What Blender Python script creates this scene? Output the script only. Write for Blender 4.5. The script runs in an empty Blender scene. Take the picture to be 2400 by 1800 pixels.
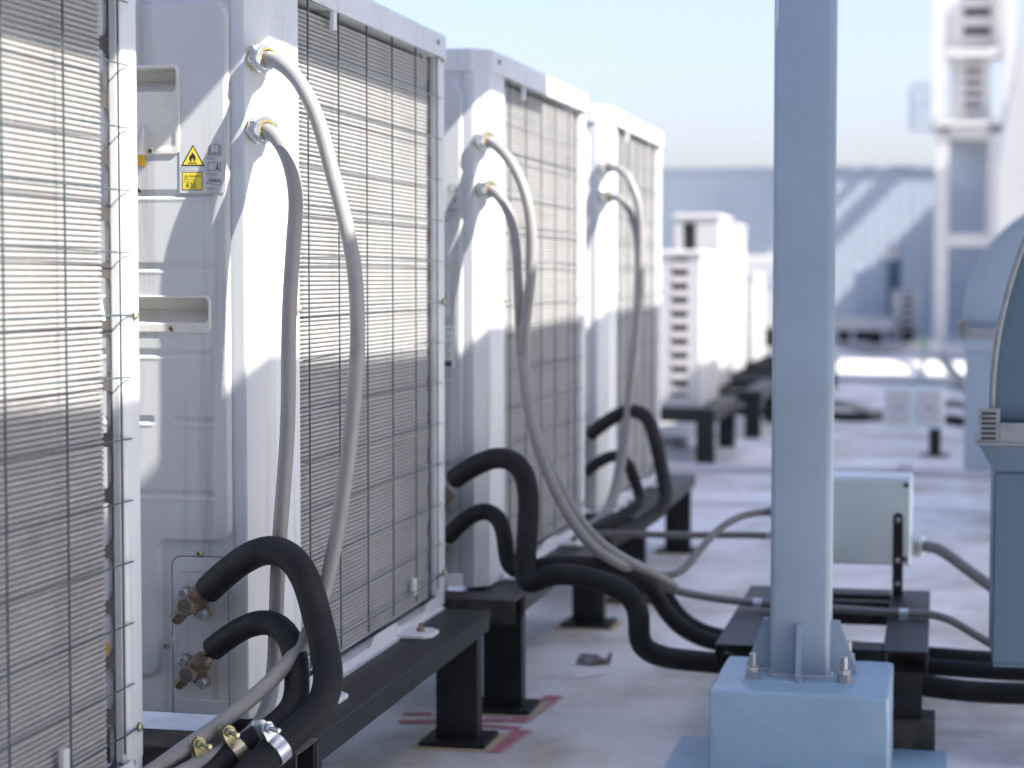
import bpy, bmesh, math, random
import numpy as np
from math import sin, cos, pi, radians, sqrt, atan, atan2
from mathutils import Vector, Matrix
random.seed(7); rng = np.random.default_rng(7)
SC = bpy.context.scene
COL = SC.collection

# ---------------------------------------------------------------- camera
F = 4667.0                       # focal length in photo pixels (2400 wide)
HC = 1.06                        # camera height
PIT = atan(250 / F); YAW = atan(1005 / F * cos(PIT))
cd = bpy.data.cameras.new("camera"); cam = bpy.data.objects.new("camera", cd); COL.objects.link(cam)
cd.sensor_width = 36; cd.lens = 36 * F / 2400
cam.location = (0, 0, HC); cam.rotation_euler = (pi / 2 - PIT, 0, YAW)
cd.clip_start = 0.05; cd.clip_end = 3000
cd.dof.use_dof = True; cd.dof.focus_distance = 3.40; cd.dof.aperture_fstop = 3.2
SC.camera = cam
# ---------------------------------------------------------------- sky and sun
SUN = Vector((1.0, -0.28, 1.03)).normalized()
elev = math.asin(SUN.z); az = atan2(SUN.x, SUN.y)      # azimuth clockwise from +Y
w = bpy.data.worlds.new("World"); SC.world = w; w.use_nodes = True
nt = w.node_tree; bg = nt.nodes["Background"]
sky = nt.nodes.new("ShaderNodeTexSky"); sky.sky_type = 'NISHITA'; sky.sun_disc = False
sky.sun_elevation = elev; sky.sun_rotation = az; sky.air_density = 1.0; sky.dust_density = 2.7; sky.ozone_density = 1.0
tint = nt.nodes.new("ShaderNodeMix"); tint.data_type = 'RGBA'; tint.blend_type = 'MULTIPLY'; tint.inputs[0].default_value = 1; tint.inputs[7].default_value = (.97, .905, 1.04, 1)
nt.links.new(sky.outputs[0], tint.inputs[6]); hz = nt.nodes.new('ShaderNodeMix'); hz.data_type = 'RGBA'; hz.inputs[0].default_value = .15; hz.inputs[7].default_value = (2.55, 2.82, 3.3, 1)   # thin even haze
nt.links.new(tint.outputs[2], hz.inputs[6]); nt.links.new(hz.outputs[2], bg.inputs[0]); bg.inputs[1].default_value = 0.098
sd = bpy.data.lights.new("sun", 'SUN'); so = bpy.data.objects.new("sun", sd); COL.objects.link(so)
sd.energy = 3.9; sd.angle = radians(0.45); sd.color = (1.0, 0.94, 0.86)
so.rotation_euler = (-SUN).to_track_quat('-Z', 'Y').to_euler(); so.location = (6, -3, 8)
vs = SC.view_settings; vs.view_transform = 'Standard'; vs.look = 'None'; vs.exposure = 1.64; vs.gamma = 1.0

# ---------------------------------------------------------------- pixel -> point
_fh = np.array([-sin(YAW), cos(YAW), 0]); _R = np.array([cos(YAW), sin(YAW), 0])
_fw = _fh * cos(PIT) + np.array([0, 0, -sin(PIT)]); _up = np.cross(_R, _fw)
def at(x, y, X=None, Y=None, Z=None):
    d = _fw + _R * (x - 1200) / F + _up * (900 - y) / F
    if X is not None: t = X / d[0]
    elif Y is not None: t = Y / d[1]
    else: t = (Z - HC) / d[2]
    return Vector((float(t * d[0]), float(t * d[1]), float(HC + t * d[2])))

# ---------------------------------------------------------------- materials
def mat(name, col, rough=0.5, metal=0.0, spec=None, noise=None, bump=None, streak=None, ring=None, coat=None):
    m = bpy.data.materials.new(name); m.use_nodes = True
    t = m.node_tree; N = t.nodes; L = t.links; b = N["Principled BSDF"]
    b.inputs["Base Color"].default_value = (*col, 1); b.inputs["Roughness"].default_value = rough
    b.inputs["Metallic"].default_value = metal
    if spec is not None: b.inputs["Specular IOR Level"].default_value = spec
    if coat: b.inputs["Coat Weight"].default_value = coat; b.inputs["Coat Roughness"].default_value = 0.15
    tc = N.new("ShaderNodeTexCoord"); src = None
    layers = []
    if noise: layers += [(n, (1, 1, 1)) for n in noise]
    if streak: layers += [(n, (1, 1, 0.05)) for n in streak]
    cur = None
    for (c2, scale, lo, hi), sv in layers:
        mp = N.new("ShaderNodeMapping"); mp.inputs["Scale"].default_value = sv; L.new(tc.outputs["Object"], mp.inputs[0])
        nz = N.new("ShaderNodeTexNoise"); nz.inputs["Scale"].default_value = scale; nz.inputs["Detail"].default_value = 6
        nz.inputs["Roughness"].default_value = 0.62; L.new(mp.outputs[0], nz.inputs["Vector"])
        r = N.new("ShaderNodeMapRange"); r.inputs[1].default_value = lo; r.inputs[2].default_value = hi
        L.new(nz.outputs[0], r.inputs[0])
        mx = N.new("ShaderNodeMix"); mx.data_type = 'RGBA'; mx.inputs[7].default_value = (*c2, 1)
        L.new(r.outputs[0], mx.inputs[0])
        if cur is None: mx.inputs[6].default_value = (*col, 1)
        else: L.new(cur, mx.inputs[6])
        cur = mx.outputs[2]
    if cur is not None: L.new(cur, b.inputs["Base Color"])
    hs = None
    if bump:
        nz = N.new("ShaderNodeTexNoise"); nz.inputs["Scale"].default_value = bump[0]; nz.inputs["Detail"].default_value = 5
        L.new(tc.outputs["Object"], nz.inputs["Vector"])
        bp = N.new("ShaderNodeBump"); bp.inputs["Strength"].default_value = bump[1]; bp.inputs["Distance"].default_value = bump[2]
        L.new(nz.outputs[0], bp.inputs["Height"]); hs = bp
    if ring:                                             # ribs along a hose (UV.x runs along its length in metres)
        uv = N.new("ShaderNodeUVMap"); sx = N.new("ShaderNodeSeparateXYZ"); L.new(uv.outputs[0], sx.inputs[0])
        mu = N.new("ShaderNodeMath"); mu.operation = 'MULTIPLY'; mu.inputs[1].default_value = 2 * pi / ring[0]; L.new(sx.outputs[0], mu.inputs[0])
        sn = N.new("ShaderNodeMath"); sn.operation = 'SINE'; L.new(mu.outputs[0], sn.inputs[0])
        b2 = N.new("ShaderNodeBump"); b2.inputs["Strength"].default_value = ring[1]; b2.inputs["Distance"].default_value = ring[2]
        L.new(sn.outputs[0], b2.inputs["Height"])
        if hs: L.new(hs.outputs[0], b2.inputs["Normal"])
        hs = b2
    if hs: L.new(hs.outputs[0], b.inputs["Normal"])
    return m

M = {}
M['white'] = mat("white_paint", (.70, .735, .76), .36, noise=[((.62, .64, .65), 5, .48, .85)],
                 streak=[((.52, .51, .50), 30, .55, .80)], bump=(260, .05, .002))
M['panel'] = mat("panel_paint", (.60, .625, .635), .42, noise=[((.53, .55, .555), 4, .48, .85), ((.42, .41, .40), 75, .72, .80)],
                 streak=[((.36, .365, .37), 26, .53, .78)], bump=(420, .07, .002))
M['plate'] = mat("valve_plate_paint", (.64, .66, .68), .28, noise=[((.66, .65, .62), 14, .55, .9)], bump=(150, .05, .002))
M['cream'] = mat("cream_plastic", (.72, .71, .655), .5, noise=[((.56, .55, .51), 18, .5, .8)], bump=(500, .05, .002))
M['cavity'] = mat("cavity_plastic", (.62, .615, .575), .6, noise=[((.40, .39, .36), 25, .5, .75)])
M['coil'] = mat("finned_aluminium", (.41, .41, .405), .42, metal=.1, noise=[((.34, .335, .33), 7, .45, .75), ((.62, .61, .595), 60, .60, .74)],
                bump=(300, .12, .002))
M['coilgap'] = mat('gap_between_fins', (.19, .165, .15), .7)  # groove tone holds dirt and the shade of the hollows
M['dark'] = mat("dark_inside", (.045, .045, .048), .7)
M['frame'] = mat("end_plate_grey", (.050, .049, .050), .6, noise=[((.07, .065, .062), 20, .4, .7)])
M['wire'] = mat("coated_wire", (.045, .072, .082), .38, noise=[((.16, .17, .17), 40, .5, .75)])
M['black'] = mat("black_steel", (.012, .014, .017), .46, spec=.3, noise=[((.030, .030, .030), 9, .42, .75), ((.11, .075, .05), 22, .66, .78)], bump=(160, .10, .003))
M['rusty'] = mat("rusty_black_steel", (.022, .022, .022), .55, noise=[((.075, .063, .052), 12, .42, .62), ((.22, .125, .055), 38, .60, .72)], bump=(120, .25, .004))
M['foam'] = mat("black_foam", (.0095, .011, .0145), .62, spec=.35, noise=[((.030, .029, .029), 11, .45, .75), ((.42, .24, .12), 70, .765, .80)], bump=(210, .5, .004))
M['conduit'] = mat("grey_conduit", (.30, .298, .29), .40, noise=[((.235, .232, .226), 12, .5, .8)], ring=(.0050, .13, .0008))
M['conduit2'] = mat("old_grey_conduit", (.20, .20, .20), .42, noise=[((.14, .135, .13), 12, .5, .8)])
M['zinc'] = mat("zinc_plated", (.62, .66, .68), .34, metal=.85, noise=[((.40, .42, .43), 60, .45, .8)], bump=(200, .1, .001))
M['yzinc'] = mat("yellow_zinc", (.60, .56, .34), .32, metal=.8, noise=[((.42, .30, .28), 45, .5, .72), ((.42, .50, .34), 30, .55, .72)])
M['brass'] = mat("dusty_brass", (.24, .185, .135), .48, metal=.5, noise=[((.13, .11, .09), 40, .45, .7), ((.42, .30, .19), 24, .56, .75)], bump=(260, .2, .002))
M['brasscap'] = mat("dull_brass_cap", (.215, .185, .155), .5, metal=.4, noise=[((.14, .12, .10), 40, .45, .7)], bump=(260, .2, .002))
M['copper'] = mat("dark_copper", (.12, .065, .055), .4, metal=.5)
M['gasket'] = mat("yellow_gasket", (.72, .50, .06), .55)
M['yellow'] = mat("label_yellow", (.83, .70, .07), .45)
M['tape'] = mat("orange_tape", (.86, .52, .03), .5, noise=[((.72, .40, .02), 60, .4, .7)])
M['ink'] = mat("ink", (.02, .025, .03), .5)
M['film'] = mat("sticker_film", (.80, .805, .81), .30)
M['paper'] = mat("white_paper", (.78, .77, .78), .6)
M['rust'] = mat("rust_stain", (.42, .19, .035), .7, noise=[((.22, .09, .02), 60, .4, .7)])
M['brownstain'] = mat("dirty_line", (.30, .26, .21), .7)
M['post'] = mat("grey_post_paint", (.315, .40, .48), .40, noise=[((.26, .335, .405), 4, .42, .72), ((.45, .45, .46), 80, .70, .8)], bump=(90, .08, .003))
M['block'] = mat("pale_blue_coating", (.325, .48, .60), .42, noise=[((.27, .405, .51), 7, .45, .75), ((.28, .31, .35), 90, .70, .78)], bump=(90, .10, .004))
M['weld'] = mat("weld_bead", (.50, .51, .54), .35, bump=(120, .8, .006))
M['steelbolt'] = mat("galvanised_bolt", (.42, .43, .45), .42, metal=.6)
M['jbox'] = mat("beige_box_paint", (.64, .74, .76), .38, noise=[((.58, .67, .69), 9, .5, .8)])
M['duct'] = mat("duct_grey_paint", (.08, .135, .20), .42, noise=[((.066, .112, .168), 5, .45, .75)], bump=(40, .06, .004))
M['hoodside'] = mat("hood_blue_grey", (.36, .42, .50), .45, noise=[((.31, .37, .45), 4, .45, .75)])
M['galv'] = mat("galvanised_sheet", (.44, .46, .48), .45, metal=.3, noise=[((.33, .34, .36), 40, .45, .7)])
M['wall'] = mat("corrugated_cladding", (.42, .47, .52), .55, noise=[((.37, .42, .47), .6, .4, .7)])
M['bgwhite'] = mat("far_white_paint", (.50, .50, .50), .45, noise=[((.43, .43, .43), 3, .5, .8)])
M['duct2'] = mat('duct_flange_grey', (.24, .265, .295), .45, metal=.1, noise=[((.18, .20, .22), 30, .45, .7)])
M['shadewall'] = mat('shade_wall_render', (.22, .23, .245), .7, noise=[((.18, .19, .20), 2, .4, .7)])
M['louvre'] = mat('shade_lilac_louvre', (.50, .48, .48), .5)  # lilac shade of the recessed slats put into their colour
M['hood2'] = mat('hood_mid_blue', (.24, .31, .40), .45, noise=[((.20, .27, .35), 4, .45, .75)])
M['screenw'] = mat("shade_screen_paint", (.32, .40, .49), .6, noise=[((.28, .36, .45), 2, .4, .7)])
M['red'] = mat("red_spray_paint", (.44, .17, .19), .7)
M['redfade'] = mat("thin_red_spray", (.58, .40, .40), .75)
M['tan'] = mat("tan_primer", (.52, .42, .27), .8)

# floor: pale coating with dirt clouds, puddle marks and lap seams
def floor_mat():
    m = bpy.data.materials.new("roof_coating"); m.use_nodes = True
    t = m.node_tree; N = t.nodes; L = t.links; b = N["Principled BSDF"]; tc = N.new("ShaderNodeTexCoord")
    base = N.new("ShaderNodeRGB"); base.outputs[0].default_value = (.80, .80, .76, 1); cur = base.outputs[0]
    for c2, sc, lo, hi, stretch in [((.60, .58, .54), 1.3, .42, .64, (1, 1, 1)), ((.84, .86, .86), .8, .50, .72, (1, .5, 1)),
                                    ((.40, .325, .245), 2.2, .48, .68, (1, .7, 1)), ((.40, .37, .33), 26, .60, .80, (1, 1, 1)), ((.62, .62, .62), 55, .60, .75, (1, 1, 1))]:
        mp = N.new("ShaderNodeMapping"); mp.inputs["Scale"].default_value = stretch; L.new(tc.outputs["Object"], mp.inputs[0])
        nz = N.new("ShaderNodeTexNoise"); nz.inputs["Scale"].default_value = sc; nz.inputs["Detail"].default_value = 7; nz.inputs["Roughness"].default_value = .6
        L.new(mp.outputs[0], nz.inputs["Vector"]); r = N.new("ShaderNodeMapRange"); r.inputs[1].default_value = lo; r.inputs[2].default_value = hi
        r.inputs[4].default_value = .85; L.new(nz.outputs[0], r.inputs[0])
        mx = N.new("ShaderNodeMix"); mx.data_type = 'RGBA'; mx.inputs[7].default_value = (*c2, 1); L.new(r.outputs[0], mx.inputs[0]); L.new(cur, mx.inputs[6]); cur = mx.outputs[2]
    L.new(cur, b.inputs["Base Color"]); b.inputs["Roughness"].default_value = .5
    nz = N.new("ShaderNodeTexNoise"); nz.inputs["Scale"].default_value = 60; L.new(tc.outputs["Object"], nz.inputs["Vector"])
    bp = N.new("ShaderNodeBump"); bp.inputs["Strength"].default_value = .25; bp.inputs["Distance"].default_value = .01
    L.new(nz.outputs[0], bp.inputs["Height"]); L.new(bp.outputs[0], b.inputs["Normal"])
    return m
M['floor'] = floor_mat()

# ---------------------------------------------------------------- mesh helpers
def link(name, me, m, parent=None, loc=(0, 0, 0), smooth=False, mats=None):
    o = bpy.data.objects.new(name, me); COL.objects.link(o); o.location = loc
    if parent is not None: o.parent = parent
    for mm in (mats or [m]): me.materials.append(M[mm] if isinstance(mm, str) else mm)
    if smooth:
        for p in me.polygons: p.use_smooth = True
    return o
def tag(o, label, cat, group=None):
    o['label'] = label; o['category'] = cat
    if group: o['group'] = group
    return o
def struct(o): o['kind'] = 'structure'; return o
def thing(name, label, cat, loc=(0, 0, 0), rz=0, group=None):
    o = bpy.data.objects.new(name, None); COL.objects.link(o); o.empty_display_size = .1
    o.location = loc; o.rotation_euler = (0, 0, rz); return tag(o, label, cat, group)
def tomesh(bm, name='m'):
    me = bpy.data.meshes.new(name); bm.normal_update(); bm.to_mesh(me); bm.free(); return me
def add_box(bm, x0, x1, y0, y1, z0, z1, bev=0, seg=1, mi=0):
    r = bmesh.ops.create_cube(bm, size=1)
    vs_ = r['verts']
    for v in vs_:
        v.co = Vector(((x0 + x1) / 2 + v.co.x * (x1 - x0), (y0 + y1) / 2 + v.co.y * (y1 - y0), (z0 + z1) / 2 + v.co.z * (z1 - z0)))
    fs = list({f for v in vs_ for f in v.link_faces})
    for f in fs: f.material_index = mi
    if bev:
        es = list({e for v in vs_ for e in v.link_edges})
        bmesh.ops.bevel(bm, geom=es, offset=bev, segments=seg, affect='EDGES', profile=.5)
def box(name, m, parent, *b, bev=0, seg=1, loc=(0, 0, 0)):
    bm = bmesh.new(); add_box(bm, *b, bev=bev, seg=seg); return link(name, tomesh(bm, name), m, parent, loc)
def boxes(name, m, parent, lst, bev=0, seg=1, loc=(0, 0, 0)):
    bm = bmesh.new()
    for b in lst: add_box(bm, *b, bev=bev, seg=seg)
    return link(name, tomesh(bm, name), m, parent, loc)
def add_cyl(bm, p0, p1, r0, r1=None, n=24, caps=True):
    p0 = Vector(p0); p1 = Vector(p1); r1 = r0 if r1 is None else r1
    q = (p1 - p0).to_track_quat('Z', 'Y'); a = []; b = []
    for i in range(n):
        t = 2 * pi * i / n; d = q @ Vector((cos(t), sin(t), 0))
        a.append(bm.verts.new(p0 + d * r0)); b.append(bm.verts.new(p1 + d * r1))
    for i in range(n): bm.faces.new((a[i], a[(i + 1) % n], b[(i + 1) % n], b[i]))
    if caps: bm.faces.new(a[::-1]); bm.faces.new(b)
def add_lathe(bm, p0, axis, prof, n=24, caps=True):
    """prof: list of (distance along axis, radius)"""
    p0 = Vector(p0); ax = Vector(axis).normalized(); q = ax.to_track_quat('Z', 'Y'); rows = []
    for s, r in prof:
        rows.append([bm.verts.new(p0 + ax * s + q @ Vector((cos(2 * pi * i / n) * r, sin(2 * pi * i / n) * r, 0))) for i in range(n)])
    for a, b in zip(rows, rows[1:]):
        for i in range(n): bm.faces.new((a[i], a[(i + 1) % n], b[(i + 1) % n], b[i]))
    if caps and prof[-1][1] > 1e-5: bm.faces.new(rows[-1])
    if caps and prof[0][1] > 1e-5: bm.faces.new(rows[0][::-1])
def add_prism(bm, pts, d, mi=0):
    """closed planar polygon pts extruded by vector d"""
    a = [bm.verts.new(p) for p in pts]; b = [bm.verts.new(Vector(p) + Vector(d)) for p in pts]; n = len(a)
    fs = [bm.faces.new(a[::-1]), bm.faces.new(b)] + [bm.faces.new((a[i], a[(i + 1) % n], b[(i + 1) % n], b[i])) for i in range(n)]
    for f in fs: f.material_index = mi
    bmesh.ops.recalc_face_normals(bm, faces=fs)
def catmull(P, step):
    P = [Vector(p) for p in P]; P = [P[0] * 2 - P[1]] + P + [P[-1] * 2 - P[-2]]; out = []
    for i in range(1, len(P) - 2):
        a, b, c, d = P[i - 1:i + 3]; n = max(2, int((c - b).length / step))
        for k in range(n):
            t = k / n
            out.append(.5 * ((2 * b) + (c - a) * t + (2 * a - 5 * b + 4 * c - d) * t * t + (3 * b - a - 3 * c + d) * t ** 3))
    out.append(P[-2]); return out
def smoothpath(P, it=3):
    for _ in range(it): P = [P[0]] + [(P[i - 1] + P[i] * 2 + P[i + 1]) / 4 for i in range(1, len(P) - 1)] + [P[-1]]
    return P
def add_tube(bm, P, r, n=18, caps=True, wob=0):
    uvl = bm.loops.layers.uv.verify(); rows = []; L = [0.0]
    T = [(P[min(i + 1, len(P) - 1)] - P[max(i - 1, 0)]).normalized() for i in range(len(P))]
    up = Vector((0, 0, 1)) if abs(T[0].z) < .9 else Vector((1, 0, 0))
    nrm = (up - T[0] * up.dot(T[0])).normalized()
    for i, p in enumerate(P):
        if i: L.append(L[-1] + (P[i] - P[i - 1]).length)
        nrm = (nrm - T[i] * nrm.dot(T[i])).normalized(); bn = T[i].cross(nrm)
        rr = (r[i] if isinstance(r, (list, tuple)) else r) * (1 + wob * random.uniform(-1, 1))
        rows.append([bm.verts.new(p + nrm * (cos(2 * pi * k / n) * rr) + bn * (sin(2 * pi * k / n) * rr)) for k in range(n)])
    for i in range(len(rows) - 1):
        for k in range(n):
            f = bm.faces.new((rows[i][k], rows[i][(k + 1) % n], rows[i + 1][(k + 1) % n], rows[i + 1][k])); f.smooth = True
            for lp, (u, v) in zip(f.loops, ((L[i], k / n), (L[i], (k + 1) / n), (L[i + 1], (k + 1) / n), (L[i + 1], k / n))): lp[uvl].uv = (u, v)
    if caps: bm.faces.new(rows[0][::-1]); bm.faces.new(rows[-1])
def tube(name, m, parent, pts, r, n=18, step=.012, sm=3, wob=0, loc=(0, 0, 0)):
    bm = bmesh.new(); P = smoothpath(catmull(pts, step), sm); add_tube(bm, P, r, n, wob=wob)
    o = link(name, tomesh(bm, name), m, parent, loc); o['_n'] = len(P); del o['_n']; return o, P
def hexpts(r, a0=0): return [(cos(a0 + i * pi / 3) * r, sin(a0 + i * pi / 3) * r) for i in range(6)]
def add_hex(bm, p0, axis, h, r, a0=0, ch=.12):
    ax = Vector(axis).normalized(); q = ax.to_track_quat('Z', 'Y'); rows = []
    for s, k in ((0, 1), (h * (1 - ch), 1), (h, .86)):
        rows.append([bm.verts.new(Vector(p0) + ax * s + q @ Vector((x * k, y * k, 0))) for x, y in hexpts(r, a0)])
    for a, b in zip(rows, rows[1:]):
        for i in range(6): bm.faces.new((a[i], a[(i + 1) % 6], b[(i + 1) % 6], b[i]))
    bm.faces.new(rows[0][::-1]); bm.faces.new(rows[-1])
def rrect(x0, x1, z0, z1, r, n=5):
    P = []
    for cx, cz, a in ((x1 - r, z1 - r, 0), (x0 + r, z1 - r, pi / 2), (x0 + r, z0 + r, pi), (x1 - r, z0 + r, 3 * pi / 2)):
        for i in range(n + 1):
            t = a + pi / 2 * i / n; P.append((cx + cos(t) * r, cz + sin(t) * r))
    return P
# signed distance of rounded rect (negative inside), arrays
def sdr(x, z, x0, x1, z0, z1, r):
    qx = np.abs(x - (x0 + x1) / 2) - (x1 - x0) / 2 + r; qz = np.abs(z - (z0 + z1) / 2) - (z1 - z0) / 2 + r
    return np.minimum(np.maximum(qx, qz), 0) + np.hypot(np.maximum(qx, 0), np.maximum(qz, 0)) - r
def sstep(d, wd): t = np.clip(.5 - d / wd, 0, 1); return t * t * (3 - 2 * t)       # 1 inside, 0 outside, over width wd
def heightfield(name, m, parent, x0, x1, z0, z1, step, fn, cut=None):
    """sheet in the XZ plane facing -Y; fn gives how far it stands out (towards -Y)"""
    nx = max(2, int(round((x1 - x0) / step)) + 1); nz = max(2, int(round((z1 - z0) / step)) + 1)
    X, Z = np.meshgrid(np.linspace(x0, x1, nx), np.linspace(z0, z1, nz)); H = fn(X, Z)
    V = np.stack([X.ravel(), -H.ravel(), Z.ravel()], 1)
    i = np.arange(nx * nz).reshape(nz, nx); q = np.stack([i[:-1, :-1], i[:-1, 1:], i[1:, 1:], i[1:, :-1]], -1).reshape(-1, 4)
    if cut is not None:
        c = V[q].mean(1); q = q[~cut(c[:, 0], c[:, 2])]
    me = bpy.data.meshes.new(name); me.from_pydata(V.tolist(), [], q.tolist()); me.update()
    return link(name, me, m, parent, smooth=True)
def text_bm(bm, s, size, loc, rot=None, mi=0, align='LEFT', extrude=0.0, sx=1.0):
    cu = bpy.data.curves.new("txt", 'FONT'); cu.body = s; cu.size = size; cu.align_x = align; cu.extrude = extrude; cu.resolution_u = 3
    o = bpy.data.objects.new("txt", cu); COL.objects.link(o)
    dg = bpy.context.evaluated_depsgraph_get(); me = bpy.data.meshes.new_from_object(o.evaluated_get(dg))
    Mx = Matrix.Translation(loc) @ (rot or Matrix.Rotation(pi / 2, 4, 'X')) @ Matrix.Diagonal((sx, 1, 1, 1))
    me.transform(Mx); n0 = len(bm.faces); bm.from_mesh(me); bm.faces.ensure_lookup_table()
    for f in bm.faces[n0:]: f.material_index = mi
    bpy.data.objects.remove(o); bpy.data.curves.remove(cu); bpy.data.meshes.remove(me)
def poly(bm, pts, y, mi=0):
    f = bm.faces.new([bm.verts.new((x, y, z)) for x, z in pts]); f.normal_update()
    if f.normal.y > 0: f.normal_flip()
    f.material_index = mi
def stroke(bm, pts, wd, y, mi=0, closed=False):
    pts = [Vector((p[0], 0, p[1])) for p in pts]
    segs = list(zip(pts, pts[1:] + ([pts[0]] if closed else [])))
    if not closed: segs = list(zip(pts, pts[1:]))
    for i, (a, b) in enumerate(segs):
        d = (b - a).normalized(); n = Vector((-d.z, 0, d.x)) * wd / 2; e = d * wd * .4
        poly(bm, [((a - e + n).x, (a - e + n).z), ((b + e + n).x, (b + e + n).z), ((b + e - n).x, (b + e - n).z), ((a - e - n).x, (a - e - n).z)], y - i * 2e-6, mi)

# ================================================================ SETTING
bm = bmesh.new(); bmesh.ops.create_grid(bm, x_segments=1, y_segments=1, size=1500)
struct(link("roof_floor", tomesh(bm), 'floor'))

# ================================================================ AIR CONDITIONER (local frame: x<=0 from the coil face, y from the front panel, z from its underside)
U2X, U2Y, UZ = -1.13, 3.24, .30
H, LN, DP = 1.315, 1.266, .43
def fp(px, py): p = at(px, py, Y=U2Y); return (p.x - U2X, p.z - UZ)         # photo pixel on the front panel -> local x, z
def fx(px): return fp(px, 900)[0]
def fz(py): return fp(460, py)[1]

def panel_h(X, Z):
    xr = fx(539)
    a = sdr(X, Z, -.60, xr, fz(1268), fz(4), .028)
    b = sdr(X, Z, -.60, fx(372), fz(1588), fz(900), .026)
    # fillet between the two
    d = np.minimum(a, b)
    k = .022; d2 = np.minimum(a, b) - np.maximum(k - np.abs(a - b), 0) ** 2 / (4 * k)
    h = .0065 * sstep(d2, .009)
    for y0, xe, xs in ((455, 505, -1), (626, 503, -1), (828, 503, -1), (1158, 502, -1), (985, 502, fx(413)), (985, 362, fx(250)), (455, 120, -1)):
        zc = fz(y0); g = sdr(X, Z, xs, fx(xe), zc - .0055, zc + .0045, .0045)
        h = h - .0032 * sstep(g, .005) + .0012 * sstep(sdr(X, Z, xs, fx(xe), zc - .011, zc - .005, .002), .005)
    return h + .002
P_HOLES = ((fx(222), fx(426), fz(357), fz(156), .010), (fx(242), fx(495), fz(775), fz(698), .010))
def panel_cut(X, Z):
    c = np.zeros_like(X, bool)
    for hx0, hx1, hz0, hz1, r in P_HOLES: c |= sdr(X, Z, hx0, hx1, hz0, hz1, r) < 0
    return c

def add_screw(parent, x, z, y=-.009, r=.0056, name='screw', m='yzinc'):
    bm = bmesh.new(); add_lathe(bm, (x, y + .004, z), (0, -1, 0), [(0, r * 1.15), (.0045, r), (.006, r * .75), (.0066, .0)], 16)
    o = link(name, tomesh(bm), m, parent)
    bm = bmesh.new()
    add_box(bm, x - r * .55, x + r * .55, y - .0028, y - .0022, z - r * .13, z + r * .13); add_box(bm, x - r * .13, x + r * .13, y - .0029, y - .0021, z - r * .55, z + r * .55)
    link('cross_slot', tomesh(bm), 'ink', o)
    return o

def make_handle(parent, kind):
    if kind == 0:
        X0, X1, Z0, Z1 = fx(215), fx(432.5), fz(364.5), fz(149.5); rx0, rx1, rz0, rz1 = fx(236), fx(421), fz(213), fz(159.5)
    else:
        X0, X1, Z0, Z1 = fx(234), fx(501.5), fz(781.5), fz(691); rx0, rx1, rz0, rz1 = fx(250), fx(491), fz(755.5), fz(700.5)
    def fn(X, Z):
        h = .0115 * sstep(sdr(X, Z, X0, X1, Z0, Z1, .012), .004)
        rec = sdr(X, Z, rx0, rx1, rz0, rz1, .007)
        dz = (Z - rz0) / (rz1 - rz0)
        depth = np.where(dz > .52, .050, .016 + .030 * np.clip(dz / .52, 0, 1))
        h = h - sstep(rec, .004) * depth
        if kind == 0: h = h - .0025 * sstep(sdr(X, Z, X0 + .012, X1 - .012, Z0 + .012, rz0 - .006, .008), .010)
        return h
    o = heightfield('handle', 'cream', parent, X0 - .001, X1 + .001, Z0 - .001, Z1 + .001, .0016, fn)
    if kind == 0:
        add_screw(o, *fp(358.5, 355), y=-.0115)
        bm = bmesh.new(); x, z = fp(343, 289); zb = fz(363)                        # the small wedge-shaped rib
        a = [bm.verts.new(v) for v in ((x, -.010, z), (fx(328), -.010, zb), (x + .0015, -.010, zb), (x - .001, -.030, zb + .001), (x + .0002, -.0105, z))]
        for f in ((0, 1, 3), (0, 3, 4), (4, 3, 2), (1, 2, 3)): bm.faces.new([a[i] for i in f])
        bmesh.ops.recalc_face_normals(bm, faces=bm.faces); link('rib', tomesh(bm), 'cream', o)
    else:
        add_screw(o, *fp(407.5, 770), y=-.0115)
    return o

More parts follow.
